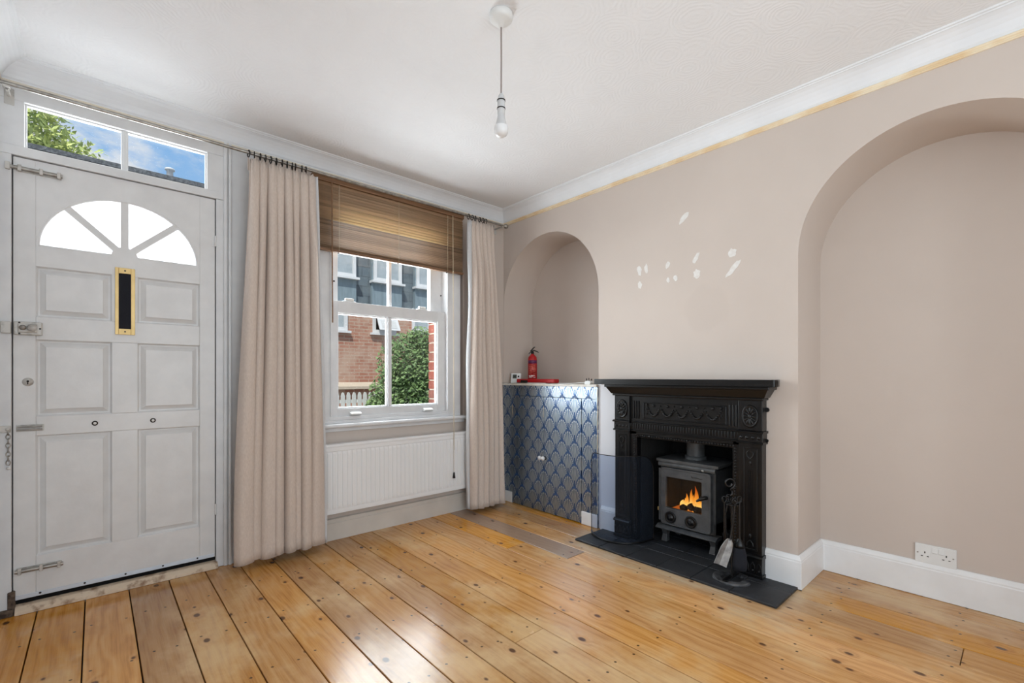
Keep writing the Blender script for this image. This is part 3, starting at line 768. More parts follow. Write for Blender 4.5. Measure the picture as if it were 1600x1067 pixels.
part('pull_cord', MB().tube([(-.585, -.080, 2.29), (-.583, -.086, 1.5), (-.583, -.092, .70), (-.582, -.094, .31)], .0015, 6).tube([(-.580, -.080, 2.29), (-.5775, -.087, 1.4), (-.5785, -.093, .50)], .0012, 6), STRING, vb)
part('cord_tassel', MB().lathe([(.002, .045), (.006, .04), (.008, .02), (.0105, 0), (0, 0)], (-.582, -.096, .285), 'z', 12), DARKMET, vb)

# ================================================================== CURTAINS AND POLE
cp = thing('curtain_pole', 'slim steel curtain pole running above the door and window', 'curtain pole', (-1.48, -.1, 2.315))
part('rod', MB().tube([(-2.93, -.1, 2.315), (-.078, -.1, 2.315)], .0085, 14), STEEL, cp)
part('finial', MB().lathe([(r_, -h_) for r_, h_ in [(.0, -.006), (.009, -.004), (.009, .002), (.011, .006), (.018, .014), (.020, .024), (.017, .035), (.009, .042), (0, .044)]], (-.084, -.1, 2.315), '-x', 16), STEEL, cp)
for x, mb in ((-2.900, None), (-.105, None)):
    bk = MB().box((x-.016, -.012, 2.262), (x+.016, -.006, 2.335)).box((x-.006, -.1, 2.296), (x+.006, -.010, 2.306)).box((x-.012, -.114, 2.296), (x+.012, -.086, 2.304))
    part('bracket', bk, STEELP, cp, bevel=.002)

def smooth01(v): v = max(0, min(1, v)); return v*v*(3-2*v)
def curtain(name, label, xt, xb, zt, zb, y0, nf, seed, rings, white_side, lw=.013):
    R = random.Random(seed)
    cu = thing(name, label, 'curtain', ((xb[0]+xb[1])/2, y0, zb), 'linen curtains at the front window')
    nu, nv = nf*14, 48
    amp = [R.uniform(.5, 1.35) for _ in range(nf+2)]; ph = [R.uniform(-.5, .5) for _ in range(nf+2)]
    wob = [(R.uniform(.5, 1.5), R.uniform(0, 6), R.uniform(.002, .008)) for _ in range(3)]
    ws_ = [R.uniform(.55, 1.5) for _ in range(nf)]; cum = [0]
    for w_ in ws_: cum.append(cum[-1]+w_/sum(ws_))
    def warp(fo, v):
        fi = int(min(nf-1, fo)); w_ = fo-fi
        k_ = .35+.65*smooth01(v*2)
        return (1-k_)*fo/nf+k_*(cum[fi]*(1-w_)+cum[fi+1]*w_)
    rings_ = []
    for j in range(nv+1):
        v = j/nv; z = zt+(zb-zt)*v
        row = []
        k = smooth01(v*1.15)
        x0 = xt[0]+(xb[0]-xt[0])*(k*.6+v*.4); x1 = xt[1]+(xb[1]-xt[1])*(k*.6+v*.4)
        for i in range(nu+1):
            u = i/nu; fo = u*nf; fi = int(min(nf-1, fo))
            w_ = fo-fi; a = amp[fi]*(1-w_)+amp[fi+1]*w_; p_ = ph[fi]*(1-w_)+ph[fi+1]*w_
            phi = 2*PI*(fo+p_*v)
            depth = (.012+.036*smooth01((v-.02)*5))*a*(1+.35*math.sin(phi*.37+seed+2.2*v))
            hd = 1-smooth01((v-.015)*18)
            yy = y0+depth*(math.sin(phi)+.22*math.sin(2*phi+1+seed)+.25*math.sin(phi*.43+seed))*(1-.25*v)
            yy += hd*.004*math.sin(phi*5)
            xx = x0+(x1-x0)*warp(fo, v)+.009*(1+v)*math.cos(phi)*a+sum(c*math.sin(f*6*v+q_+u*5) for f, q_, c in wob)*v
            zz = z+(.006*math.sin(phi*.5+seed)*v if v > .9 else 0)+hd*.006*math.sin(phi*5)*(1 if v == 0 else 0)
            row.append((xx, yy, zz))
        rings_.append(row)
    mb = MB().loft(rings_, closed=False, caps=False, smooth=True)
    fab = part('fabric', mb, LINEN, cu, solid=.003)
    # gathered heading tape and white lining turned in along one edge
    hr = []
    for j in range(4):
        z = zt+.012-.065*j/3; row = []
        for i in range(nu*2+1):
            u = i/(nu*2); phi = 2*PI*nf*u
            row.append((xt[0]+(xt[1]-xt[0])*u, y0+.012+.012*math.sin(phi)+.0035*math.sin(phi*6)-.004, z+(.004*math.sin(phi*3) if j == 0 else 0)))
        hr.append(row)
    part('heading_tape', MB().loft(hr, False, False, True), LINEN, cu, solid=.003)
    e = -1 if white_side == 'R' else 0
    lr = []
    for j, row in enumerate(rings_):
        x, yy, z = row[e]; sgn = 1 if white_side == 'R' else -1
        wv = .006*math.sin(j*.35)
        lr.append([(x-sgn*.004, yy+.001, z+.004), (x+sgn*(lw*.75+wv*.5), yy-.012, z+.004), (x+sgn*(lw+wv), yy+.014, z+.006), (x-sgn*.010, yy+.026, z+.006)])
    part('lining', MB().loft(lr, False, False, True), LINING, cu, solid=.002)
    for i in range(rings):
        x = xt[0]+.02+(xt[1]-xt[0]-.05)*i/(rings-1)+R.uniform(-.006, .006); tl = R.uniform(-.25, .25)
        ring = [(x+.016*math.sin(2*PI*q_/16)*math.sin(tl), -.1+.0165*math.sin(2*PI*q_/16)*math.cos(tl), 2.309+.0185*math.cos(2*PI*q_/16)) for q_ in range(16)]
        part('ring', MB().tube(ring, .0030, 8, closed=True).tube([(x, -.1, 2.291), (x, -.104, 2.262)], .0016, 5), DARKMET, cu)
    return cu
curtain('curtain', 'wide gathered beige curtain between the door and the window', (-1.992, -1.640), (-2.052, -1.588), 2.252, .045, -.160, 8, 3, 12, 'R')
curtain('curtain', 'narrow bunched beige curtain in the corner beside the cupboard', (-.470, -.245), (-.470, -.125), 2.252, .035, -.156, 6, 11, 6, 'L', .030)

# ================================================================== RADIATOR
ra = thing('radiator', 'white panel radiator below the window', 'radiator', (-1.03, -.06, .18))
RX0, RX1, RZ0, RZ1 = -1.66, -.40, .186, .622
pts = []
n = 38; pw = (RX1-RX0-.05)/n
xs = [RX0+.025+pw*i for i in range(n+1)]
front = []
for i in range(n):
    a = xs[i]; front += [(a, -.081), (a+.16*pw, -.081), (a+.26*pw, -.086), (a+.90*pw, -.086)]
front.append((xs[-1], -.081))
def flute(z, k): return [(x, -.083+(y_+.083)*k, z) for x, y_ in front]
mb = MB().loft([flute(RZ0+.030, 0), flute(RZ0+.046, 1), flute(RZ1-.056, 1), flute(RZ1-.040, 0)], closed=False, caps=False, smooth=False)
part('fluted_panel', mb, RADW, ra)
part('panel_body', MB().box((RX0, -.0835, RZ0), (RX1, -.070, RZ0+.030)).box((RX0, -.0835, RZ1-.040), (RX1, -.070, RZ1)).box((RX0, -.0835, RZ0+.03), (RX0+.026, -.07, RZ1-.04)).box((RX1-.026, -.0835, RZ0+.03), (RX1, -.07, RZ1-.04)).box((RX0, -.078, RZ0), (RX1, -.066, RZ1)), RADW, ra, bevel=.003)
part('top_grille', box((RX0-.004, -.0880, RZ1-.012), (RX1+.004, -.022, RZ1+.006)), RADW, ra, bevel=.003)
part('rear_panel', box((RX0, -.045, RZ0+.01), (RX1, -.035, RZ1-.02)), RADW, ra)
for x in (-1.45, -.6): part('wall_bracket', box((x-.02, -.04, RZ0+.05), (x+.02, -.001, RZ1-.05)), STEELP, ra)

# ================================================================== ALCOVE CUPBOARD
cb = thing('alcove_cupboard', 'built-in cupboard papered in blue and silver deco fans in the left alcove', 'cupboard', (0, -.5, 0))
XF = -.012
part('carcass', MB().box((XF+.004, -1.012, .0), (.3, -.99, .985)).box((XF+.004, -.02, 0), (.3, -.003, .985)).box((.30, -1.01, 0), (.325, -.003, .985)), PAPER, cb)
part('stile', box((XF, -.126, .092), (XF+.02, -.0105, .985)), PAPER, cb)
part('stile', box((XF, -1.0135, .092), (XF+.02, -.875, .9)), PAPER, cb)
part('top_rail', box((XF, -1.0135, .902), (XF+.02, -.126, .985)), PAPER, cb)
for y0, y1, ky in ((-.492, -.130, -.478), (-.871, -.496, -.512)):
    dr = part('door', box((XF-.004, y0, .006), (XF+.016, y1, .899)), PAPER, cb, bevel=.001, seg=1)
    kn = part('knob', MB().lathe([(.007, 0), (.006, .012), (.014, .018), (.018, .028), (.014, .036), (0, .039)], (XF-.004, ky, .425), '-x', 16), KNOB, dr)
    part('knob_rose', MB().lathe([(.015, 0), (.014, .003), (.006, .005)], (XF-.004, ky, .425), '-x', 16), DARKMET, kn)
    part('edge_wear', box((XF-.0046, y1-.002, .74), (XF, y1+.0005, .83)), CREAM, dr)
part('worktop', box((XF-.010, -1.012, .985), (D1-.002, -.003, 1.003)), MARBLE, cb, bevel=.003)
part('base_board', box((XF-.003, -.126, 0), (XF+.014, -.022, .090)), SKIRT, cb, bevel=.003)
part('base_board', box((XF-.005, -1.012, 0), (XF+.014, -.873, .092)), SKIRT, cb, bevel=.003)
part('raw_edge', box((XF-.0015, -1.0145, .1), (XF+.004, -1.0135, .97)), CREAM, cb)
CT = 1.003
# things standing on the cupboard
ex = thing('fire_extinguisher', 'small red fire extinguisher standing in the left alcove', 'fire extinguisher', (.20, -.152, CT))
c = (.20, -.152, CT)
part('cylinder', MB().lathe([(0, 0), (.034, 0), (.040, .006), (.040, .20), (.036, .222), (.026, .236), (.016, .242), (.014, .252), (0, .252)], c, 'z', 24), RED, ex)
def extag(name, z0, z1, mat, a0, a1, r=.0406):
    rings = [[(c[0]+r*math.cos(a0+(a1-a0)*i/10), c[1]+r*math.sin(a0+(a1-a0)*i/10), CT+z) for i in range(11)] for z in (z0, z1)]
    return part(name, MB().loft(rings, False, False, True), mat, ex, solid=.0006)
A0 = math.atan2(CAM[1]-c[1], CAM[0]-c[0])
extag('label_band', .168, .196, M('violet_band', lin(98, 40, 84), .4), A0-1.2, A0+1.2)
extag('label_sheet', .075, .160, M('red_print_label', lin(206, 96, 80), .45, c2=lin(160, 30, 36), nscale=90, lo=.45, hi=.55), A0-.9, A0+.8)
extag('label_sheet', .044, .068, M('white_print_label', lin(226, 210, 206), .45, c2=lin(186, 40, 44), nscale=70, lo=.5, hi=.56), A0-.9, A0+.7)
part('valve', MB().lathe([(.013, .25), (.013, .268), (.009, .272), (0, .272)], c, 'z', 12), BLACKP, ex)
u = Vector((.744, -.668, 0))
def off(k, z): return (c[0]+u.x*k, c[1]+u.y*k, CT+z)
part('lever', MB().tube([off(-.018, .272), off(-.002, .290), off(.014, .308), off(.024, .312)], [.006, .006, .005, .003], 8), BLACKP, ex)
part('carry_handle', MB().tube([off(-.016, .268), off(.012, .282), off(.035, .274), off(.054, .264)], [.006, .006, .005, .003], 8), BLACKP, ex)
part('hose_nozzle', MB().tube([off(-.012, .262), off(-.026, .262), off(-.030, .250)], .004, 8), BLACKP, ex)

tm = thing('digital_thermostat', 'small white digital thermostat with a grey screen on the cupboard', 'thermostat', (.06, -.09, CT))
rz_ = Matrix.Rotation(math.radians(20), 4, 'Z')
def rbox(a, b_, cc, mat4):
    mb = MB().box(a, b_); mb.v = [tuple(mat4 @ Vector(p)+Vector(cc)) for p in mb.v]; return mb
cc = (.06, -.09, CT); LT = Matrix.Rotation(math.radians(25), 4, 'Z') @ Matrix.Rotation(math.radians(8), 4, 'Y')
part('case', rbox((-.011, -.045, .0), (.011, .045, .084), cc, LT), PLASTIC, tm, bevel=.005)
o = part('screen', rbox((-.0122, -.010, .038), (-.0108, .026, .072), cc, LT), M('lcd_grey', lin(92, 98, 92), .25), tm)
part('digits', rbox((-.0128, -.004, .050), (-.0121, .018, .060), cc, LT), M('lcd_dark', lin(36, 40, 40), .3), o)
part('button', rbox((-.0126, -.034, .048), (-.0108, -.020, .062), cc, LT), BLACKP, tm, bevel=.002)

rc = thing('red_plastic_case', 'long red plastic case with a black clasp lying on the cupboard', 'case', (.09, -.31, CT))
part('body', rbox((-.035, -.205, .004), (.035, .205, .036), (.09, -.32, CT), Matrix.Rotation(.06, 4, 'Z')), RED, rc, bevel=.008, seg=3)
part('clasp', rbox((-.046, .075, .004), (-.032, .150, .026), (.09, -.32, CT), Matrix.Rotation(.06, 4, 'Z')), BLACKP, rc, bevel=.005)
part('base_strip', rbox((-.037, -.12, .0), (.037, .09, .006), (.09, -.32, CT), Matrix.Rotation(.06, 4, 'Z')), PLASTIC, rc)

pg = thing('mains_plug', 'white mains plug with trailing flex at the end of the cupboard top', 'plug', (.03, -.90, CT))
part('plug_body', MB().prism([(-.925, CT), (-.935, CT+.012), (-.922, CT+.026), (-.895, CT+.026), (-.880, CT+.018), (-.878, CT)], 'x', .012, .052), PLASTIC, pg, bevel=.004)
part('pin', MB().box((.028, -.906, CT+.025), (.034, -.902, CT+.046)).box((.018, -.892, CT+.025), (.026, -.889, CT+.042)).box((.040, -.918, CT+.025), (.048, -.915, CT+.04)), DARKMET, pg)
part('flex', MB().tube([(.03, -.88, CT+.012), (.03, -.82, CT+.010), (.04, -.74, CT+.004), (.05, -.66, CT+.003), (.06, -.58, CT+.003)], .003, 8), PLASTIC, pg)
# ================================================================== HEARTH
he = thing('hearth', 'dark slate tiled hearth in front of the fireplace', 'hearth', (-.16, -1.66, 0))
TY = [-1.062, -1.254, -1.452, -1.647, -1.845, -2.043, -2.258]
part('bed', box((-.308, -2.254, 0.0005), (.05, -1.066, .006)), DARK, he)
for i in range(6):
    for x0, x1 in ((-.312, -.112), (-.112, 0.0)):
        part('tile', box((x0+.0015, TY[i+1]+.0015, .001), (x1-.0015, TY[i]-.0015, .0125+random.uniform(-.0008, .0008))), SLATE, he, bevel=.002, seg=1)
for y0, y1 in ((-1.95, -1.845), (-1.845, -1.647), (-1.647, -1.452), (-1.452, -1.352)):
    for x0, x1 in ((0.0, .2), (.2, .4)):
        part('tile', box((x0+.0015, y0+.0015, .001), (x1-.0015, y1-.0015, .0122)), SLATE, he, bevel=.002, seg=1)

# ================================================================== CAST IRON FIREPLACE SURROUND
fp = thing('fireplace_surround', 'black cast iron fireplace surround with garlands and rosettes', 'fireplace', (-.03, -1.649, .0125))
Z0 = .0125
YL, YR = -1.195, -2.104
LEGS = ((-1.195, -1.305), (-1.988, -2.104))
XB = -.058          # leg face
XC = -.046          # centre face
def mould(prof_, y0, y1, mat=IRON, name='moulding', par=fp):
    """(x, z, side) profile swept along y with returns at both ends"""
    rings = []
    xb = 0
    a = [(x, y0+(-x*0), z) for x, z in prof_]
    mb = MB().prism([(x, z) for x, z in prof_], 'y', y0, y1)
    return part(name, mb, mat, par, bevel=.0015, seg=1)
# frame plate around the opening
pl = MB().box((XC, -1.3525, Z0), (0, -1.300, .72)).box((XC, -1.992, Z0), (0, -1.950, .72)).box((XC, -1.992, .690), (0, -1.300, .72)).box((XC+.004, -1.96, .672), (0, -1.34, .692))
part('centre_plate', pl, IRON, fp, bevel=.003)
bm_ = MB()
k = 0; z = .06
while z < .675:
    bm_.sphere((XC-.001, -1.965, z), .0062, 6, 4); bm_.sphere((XC-.001, -1.338, z), .0062, 6, 4); z += .0165
y = -1.345
while y > -1.965:
    bm_.sphere((XC-.001, y, .684), .0062, 6, 4); y -= .0165
part('bead_border', bm_, IRON, fp)
for q_, (ya, yb) in enumerate(LEGS):
    lg = part('pilaster', MB().box((XB, ya, .125), (0, yb, .712)), IRON, fp, bevel=.002)
    # raised frame with a sunk field and small boss
    y0, y1 = min(ya, yb)+.022, max(ya, yb)-.022
    fmb = MB()
    for a, b_ in (((y0, .150), (y0+.007, .685)), ((y1-.007, .150), (y1, .685)), ((y0, .150), (y1, .157)), ((y0, .678), (y1, .685))): fmb.box((XB-.005, a[0], a[1]), (XB, b_[0], b_[1]))
    part('panel_border', fmb, IRON, lg, bevel=.0015, seg=1)
    om = MB(); yc = (y0+y1)/2
    for s_ in (-1, 1):
        om.tube([(XB-.002, yc, .625), (XB-.004, yc+s_*.014, .640), (XB-.003, yc+s_*.017, .658), (XB-.002, yc+s_*.006, .668)], .003, 6)
        om.tube([(XB-.002, yc, .20), (XB-.004, yc+s_*.014, .185), (XB-.003, yc+s_*.015, .172)], .003, 6)
    om.sphere((XB-.001, yc, .605), .008, 8, 5, (.7, .8, 1.5)).sphere((XB-.001, yc, .222), .008, 8, 5, (.7, .8, 1.6))
    for j in range(3): om.box((XB-.003, yc-.010+j*.009, .25), (XB, yc-.006+j*.009, .57))
    part('scroll_ornament', om, IRON, lg)
    # plinth
    ym, yM = min(ya, yb)-.006, max(ya, yb)+.006
    pb = part('plinth', MB().box((XB-.012, ym, Z0), (0, yM, .030)).box((XB-.006, ym+.004, .030), (0, yM-.004, .112)).prism([(XB-.012, .112), (XB-.015, .118), (XB-.010, .126), (XB-.003, .130), (0, .130), (0, .112)], 'y', ym, yM), IRON, fp, bevel=.002)
    am = MB()
    for j in range(4):
        yj = ym+.018+j*(yM-ym-.036)/3
        am.tube([(XB-.007, yj-.009, .040), (XB-.008, yj-.009, .075), (XB-.009, yj, .092), (XB-.008, yj+.009, .075), (XB-.007, yj+.009, .040)], .0028, 6).sphere((XB-.008, yj, .050), .0055, 6, 4)
    part('arcade_ornament', am, IRON, pb)
    # stud block between frieze and leg
    sb = part('stud_block', MB().box((XB-.006, ym+.002, .712), (0, yM-.002, .765)).prism([(XB-.014, .762), (XB-.018, .768), (XB-.010, .775), (0, .775), (0, .762)], 'y', ym-.004, yM+.004).prism([(XB-.010, .706), (XB-.014, .712), (XB-.006, .718), (0, .718), (0, .706)], 'y', ym-.002, yM+.002), IRON, fp, bevel=.0015, seg=1)
    for j in range(4): part('stud', MB().sphere((XB-.006, ym+.020+j*(yM-ym-.040)/3, .739), .0085, 10, 6, (.7, 1, 1)), IRON, sb)
    # frieze corner block with oval rosette
    fbk = part('corner_block', MB().box((XB-.002, ym+.004, .775), (0, yM-.004, .935)), IRON, fp, bevel=.002)
    yc = (ya+yb)/2; zc = .850; rm = MB()
    rm.lathe([(.040, 0), (.042, .004), (.038, .007), (.034, .004)], (XB-.002, yc, zc), '-x', 28, sy=1.45)
    for j in range(12):
        a = 2*PI*j/12; cy, cz = math.cos(a), math.sin(a)*1.45
        rm.tube([(XB-.003, yc+cy*.009, zc+cz*.009), (XB-.009, yc+cy*.020, zc+cz*.020), (XB-.006, yc+cy*.031, zc+cz*.031)], [.003, .0058, .004], 6)
    rm.sphere((XB-.006, yc, zc), .0095, 10, 6, (.7, 1, 1.3))
    ro = part('rosette', rm, IRON, fbk)
# centre reeded band, frieze with flutes and garland panel
y0, y1 = LEGS[0][1], LEGS[1][0]
bd = part('reeded_band', MB().box((XC-.004, y1, .72), (0, y0, .765)).prism([(XC-.008, .762), (XC-.012, .768), (XC-.006, .775), (0, .775), (0, .762)], 'y', y1, y0).prism([(XC-.008, .708), (XC-.012, .714), (XC-.004, .722), (0, .722), (0, .708)], 'y', y1, y0), IRON, fp, bevel=.0015, seg=1)
rmb = MB(); n = 40
for i in range(n):
    yy = y1+.008+(y0-y1-.016)*i/(n-1); rmb.tube([(XC-.005, yy, .728), (XC-.007, yy, .745), (XC-.005, yy, .760)], .0036, 5)
part('reeding', rmb, IRON, bd)
fz = part('frieze', box((XC, y1, .775), (0, y0, .935)), IRON, fp)
for yc in (-1.350, -1.955):
    for j in range(3):
        part('flute', box((XC-.006, yc-.020+j*.017, .792), (XC, yc-.012+j*.017, .905)), IRON, fz, bevel=.002)
gy0, gy1, gz0, gz1 = -1.398, -1.918, .792, .897
gb = MB()
for a, b_ in (((gy1, gz0), (gy0, gz0+.006)), ((gy1, gz1-.006), (gy0, gz1)), ((gy1, gz0), (gy1+.006, gz1)), ((gy0-.006, gz0), (gy0, gz1))): gb.box((XC-.006, a[0], a[1]), (XC, b_[0], b_[1]))
gp = part('garland_panel', gb, IRON, fz, bevel=.0015, seg=1)
ns = 5; span = (gy0-gy1-.06)/ns
for i in range(ns):
    ya = gy0-.030-span*i; yb = ya-span; gm = MB()
    for j in range(13):
        k = j/12; yy = ya+(yb-ya)*k; zz = .878-.062*math.sin(PI*k)**.8
        gm.sphere((XC-.004, yy, zz), .0045+.0035*math.sin(PI*k), 6, 4)
    part('swag', gm, IRON, gp)
    part('boss', MB().sphere((XC-.004, (ya+yb)/2, .878), .0085, 8, 5, (.7, 1, 1)), IRON, gp)
for yy in (gy0-.030, gy1+.030):
    tm_ = MB().sphere((XC-.004, yy, .884), .007, 8, 5)
    for j in range(4): tm_.sphere((XC-.004, yy+(.004 if j % 2 else -.004), .868-.014*j), .005, 6, 4)
    part('tassel', tm_, IRON, gp)
# stepped cornice under the shelf and the shelf itself
def step(x, ya, yb, z0, z1, name='cornice_step'):
    return part(name, box((x, ya, z0), (0, yb, z1)), IRON, fp, bevel=.004)
step(-.074, YR-.012, YL+.012, .935, .948)
part('cornice_cove', MB().frustum([(-.078, YR-.018, .948), (0, YR-.018, .948), (0, YL+.018, .948), (-.078, YL+.018, .948)], [(-.104, YR-.042, .990), (0, YR-.042, .990), (0, YL+.042, .990), (-.104, YL+.042, .990)]), IRON, fp, bevel=.002)
step(-.112, YR-.052, YL+.050, .990, 1.008)
sh = part('mantel_shelf', MB().prism([(-.146, -1.086), (-.146, -2.192), (-.120, -2.200), (0, -2.168), (0, -1.110)], 'z', 1.008, 1.0425), IRON, fp, bevel=.006, seg=3)
part('side_lug', MB().lathe([(.012, -.004), (.012, .004)], (-.02, YR-.010, .886), '-x', 12), IRON, fp)
part('side_lug', MB().lathe([(.010, -.004), (.010, .004)], (-.02, YR-.008, .725), '-x', 12), IRON, fp)

# ================================================================== WOOD BURNING STOVE
so = thing('stove', 'small charcoal stove with a lit fire standing in the fireplace', 'stove', (.18, -1.62, Z0))
SX, SYL, SYR = .072, -1.446, -1.800
part('body', MB().box((SX+.012, SYR, .125), (.330, SYR+.012, .520)).box((SX+.012, SYL-.012, .125), (.330, SYL, .520)).box((.318, SYR, .125), (.330, SYL, .520)).box((SX+.012, SYR, .125), (.330, SYL, .195)).box((SX+.012, SYR, .5), (.33, SYL, .520)), STOVE, so, bevel=.004)
part('top_plate', MB().prism([(SX-.022, SYL+.016), (SX-.022, SYR-.030), (.345, SYR-.030), (.345, SYL+.016)], 'z', .524, .540), STOVE, so, bevel=.006, seg=3)
part('front_lintel', MB().prism([(SX-.010, .492), (SX-.014, .505), (SX-.006, .524), (SX+.03, .524), (SX+.03, .492)], 'y', SYR-.006, SYL+.004), STOVE, so, bevel=.002)
part('base_lip', MB().prism([(SX-.034, .100), (SX-.036, .108), (SX-.004, .122), (SX+.05, .122), (SX+.05, .100)], 'y', SYR-.020, SYL+.012), STOVE, so, bevel=.002)
dY0, dY1, dz0, dz1 = -1.462, -1.784, .132, .488
gY0, gY1, gz0, gz1 = -1.492, -1.727, .236, .430
def rr(y0, y1, z0, z1, r, n=5):
    pts = []
    for cy, cz, a in ((y0-r, z1-r, 0), (y1+r, z1-r, 90), (y1+r, z0+r, 180), (y0-r, z0+r, 270)):
        for i in range(n+1):
            t_ = math.radians(a+90*i/n); pts.append((cy+r*math.cos(t_), cz+r*math.sin(t_)))
    return pts
def ringframe(out, inn, x0, x1):
    mb = MB(); n = len(out)
    A = [(x0, *p) for p in out]; B = [(x0, *p) for p in inn]; C_ = [(x1, *p) for p in out]; D_ = [(x1, *p) for p in inn]
    mb.loft([C_, A, B, D_, C_], True, False, False)
    return mb
part('front_plate', ringframe(rr(SYL, SYR, .125, .52, .01), rr(gY0+.006, gY1-.006, gz0-.006, gz1+.006, .008), SX+.0125, SX+.022), STOVE, so)
sd = part('stove_door', ringframe(rr(dY0, dY1, dz0, dz1, .022), rr(gY0, gY1, gz0, gz1, .008), SX-.016, SX+.012), STOVE, so, bevel=.003)
part('door_rim', ringframe(rr(dY0, dY1, dz0, dz1, .022), rr(dY0-.010, dY1+.010, dz0+.010, dz1-.010, .016), SX-.020, SX-.012), STOVE, sd, bevel=.0015, seg=1)
part('stove_glass', box((SX, gY1-.002, gz0-.002), (SX+.004, gY0+.002, gz1+.002)), STOVEGLASS, sd)
for yy in (-1.529, -1.662):
    sp = part('air_spinner', MB().lathe([(.036, 0), (.036, .006), (.031, .010), (.027, .006), (.018, .006), (.014, .014), (.007, .016), (0, .016)], (SX-.016, yy, .180), '-x', 24), IRON, sd)
    part('spinner_boss', MB().lathe([(.007, 0), (.006, .006), (0, .007)], (SX-.032, yy, .180), '-x', 10), IRON, sp)
hd = part('door_handle', MB().tube([(SX-.016, -1.758, .345), (SX-.034, -1.752, .346), (SX-.044, -1.738, .340), (SX-.048, -1.712, .322)], [.011, .012, .011, .006], 10), DARKMET, sd)
part('hinge', MB().tube([(SX-.012, -1.452, .15), (SX-.012, -1.452, .478)], .006, 8), STOVE, sd)
part('side_lug', MB().box((SX-.01, -1.452, .205), (SX+.012, -1.434, .228)), BRASS, so, bevel=.003)
part('maker_emblem', MB().tube([(SX-.0165, -1.672, .449), (SX-.0168, -1.664, .456), (SX-.0165, -1.668, .459)], .0016, 5).tube([(SX-.0165, -1.666, .449), (SX-.017, -1.700, .452), (SX-.017, -1.722, .448), (SX-.0165, -1.732, .452)], .0018, 5), DARKMET, sd)
part('vent_lug', MB().lathe([(.009, 0), (.008, .006), (0, .007)], (SX-.016, -1.735, .500), '-x', 10), STEEL, so)
part('flue_pipe', MB().tube([(.20, -1.62, .538), (.20, -1.62, .898)], .055, 20).lathe([(.066, 0), (.066, .020), (.055, .022)], (.20, -1.62, .540), 'z', 20), STOVE, so)
for yy in (-1.468, -1.778):
    for xx in (.11, .29):
        part('foot', MB().loft([[(xx+sx_*.030, yy+sy_*.024, .105) for sx_, sy_ in ((-1, -1), (1, -1), (1, 1), (-1, 1))], [(xx+sx_*.018, yy+sy_*.015, .055) for sx_, sy_ in ((-1, -1), (1, -1), (1, 1), (-1, 1))], [(xx-.008+sx_*.022, yy+sy_*.018, Z0) for sx_, sy_ in ((-1, -1), (1, -1), (1, 1), (-1, 1))]], True, True, False), STOVE, so, bevel=.003)
part('fire_bricks', MB().box((SX+.03, SYR+.0125, .216), (.317, SYR+.02, .498)).box((SX+.03, SYL-.02, .216), (.317, SYL-.0125, .498)).box((.30, SYR+.02, .216), (.3175, SYL-.02, .498)).box((SX+.03, SYR+.02, .488), (.30, SYL-.02, .498)), SOOT, so)
part('fire_grate', box((SX+.02, SYR+.02, .195), (.31, SYL-.02, .215)), SOOT, so)
# coals and flames
def coal(i, p, r):
    R = random.Random(i); mb = MB().sphere((0, 0, 0), r, 8, 5, (1, 1.2, .9))
    mb.v = [(p[0]+x*R.uniform(.8, 1.15), p[1]+y*R.uniform(.8, 1.15), p[2]+z*R.uniform(.8, 1.1)) for x, y, z in mb.v]
    return tag(part('coal', mb, COALM, origin=(p[0], p[1], p[2]-r*.8)), COALL[i], 'coal', 'coals in the stove')
COALM = M('charred_coal', lin(38, 28, 24), .9, c2=lin(18, 14, 12), nscale=40, bump=.8, bscale=70, bdist=.006)
COALL = ['charred coal lump at the left of the stove fire', 'largest charred coal lump in the middle of the stove fire', 'charred coal lump right of the middle in the stove fire', 'charred coal lump at the right end of the stove fire', 'charred coal lump low at the back of the stove fire']
for i, (p, r) in enumerate((((.125, -1.582, .238), .024), ((.135, -1.632, .250), .030), ((.122, -1.672, .240), .026), ((.140, -1.722, .236), .020), ((.19, -1.650, .236), .026))): coal(i, p, r)
def flame_material():
    m, t, b = newmat('flame')
    p = t.xyz(t.coord('Object'))
    c = t.ramp(t.m('MULTIPLY', p[2], 7.5), [(0., (1, .42, .06, 1)), (.25, (1, .60, .15, 1)), (.55, (1, .36, .03, 1)), (1., (.75, .11, .006, 1))])
    em = t.n('ShaderNodeEmission'); t.L.new(c, em.inputs[0])
    t.L.new(t.m('SUBTRACT', 2.2, t.m('MULTIPLY', p[2], 9.)), em.inputs[1])
    tr = t.n('ShaderNodeBsdfTransparent'); mx = t.n('ShaderNodeMixShader')
    lw = t.n('ShaderNodeLayerWeight'); lw.inputs[0].default_value = .35
    t.L.new(t.sstep(lw.outputs['Facing'], .95, .35, .08, .95), mx.inputs[0])
    t.L.new(tr.outputs[0], mx.inputs[1]); t.L.new(em.outputs[0], mx.inputs[2])
    t.L.new(mx.outputs[0], t.N['Material Output'].inputs[0]); t.N.remove(b)
    return m
FLAME = flame_material()
fi = thing('fire', 'orange and yellow flames burning behind the stove glass', 'fire', (.16, -1.64, .222))
R = random.Random(5)
for i in range(15):
    yy = -1.545-.195*i/14+R.uniform(-.008, .008); h = .035+.105*math.exp(-((yy+1.628)/.050)**2)*R.uniform(.65, 1.05)+R.uniform(0, .015)
    xx = .150+R.uniform(-.02, .03); w = R.uniform(.011, .019); ph_ = R.uniform(0, 6)
    path = []; rs = []
    for j in range(9):
        k = j/8; path.append((xx+.006*math.sin(ph_+k*4), yy+.010*math.sin(ph_+k*5)*k, .222+h*k)); rs.append(max(.0006, w*math.sin(PI*min(1, .22+k*.78))**1.0*(1-.3*k)))
    part('flame', MB().tube(path, rs, 8), FLAME, fi)
part('ember_bed', MB().box((.10, -1.745, .2155), (.27, -1.50, .222)), emit('embers', (1, .22, .02, 1), .6), fi)
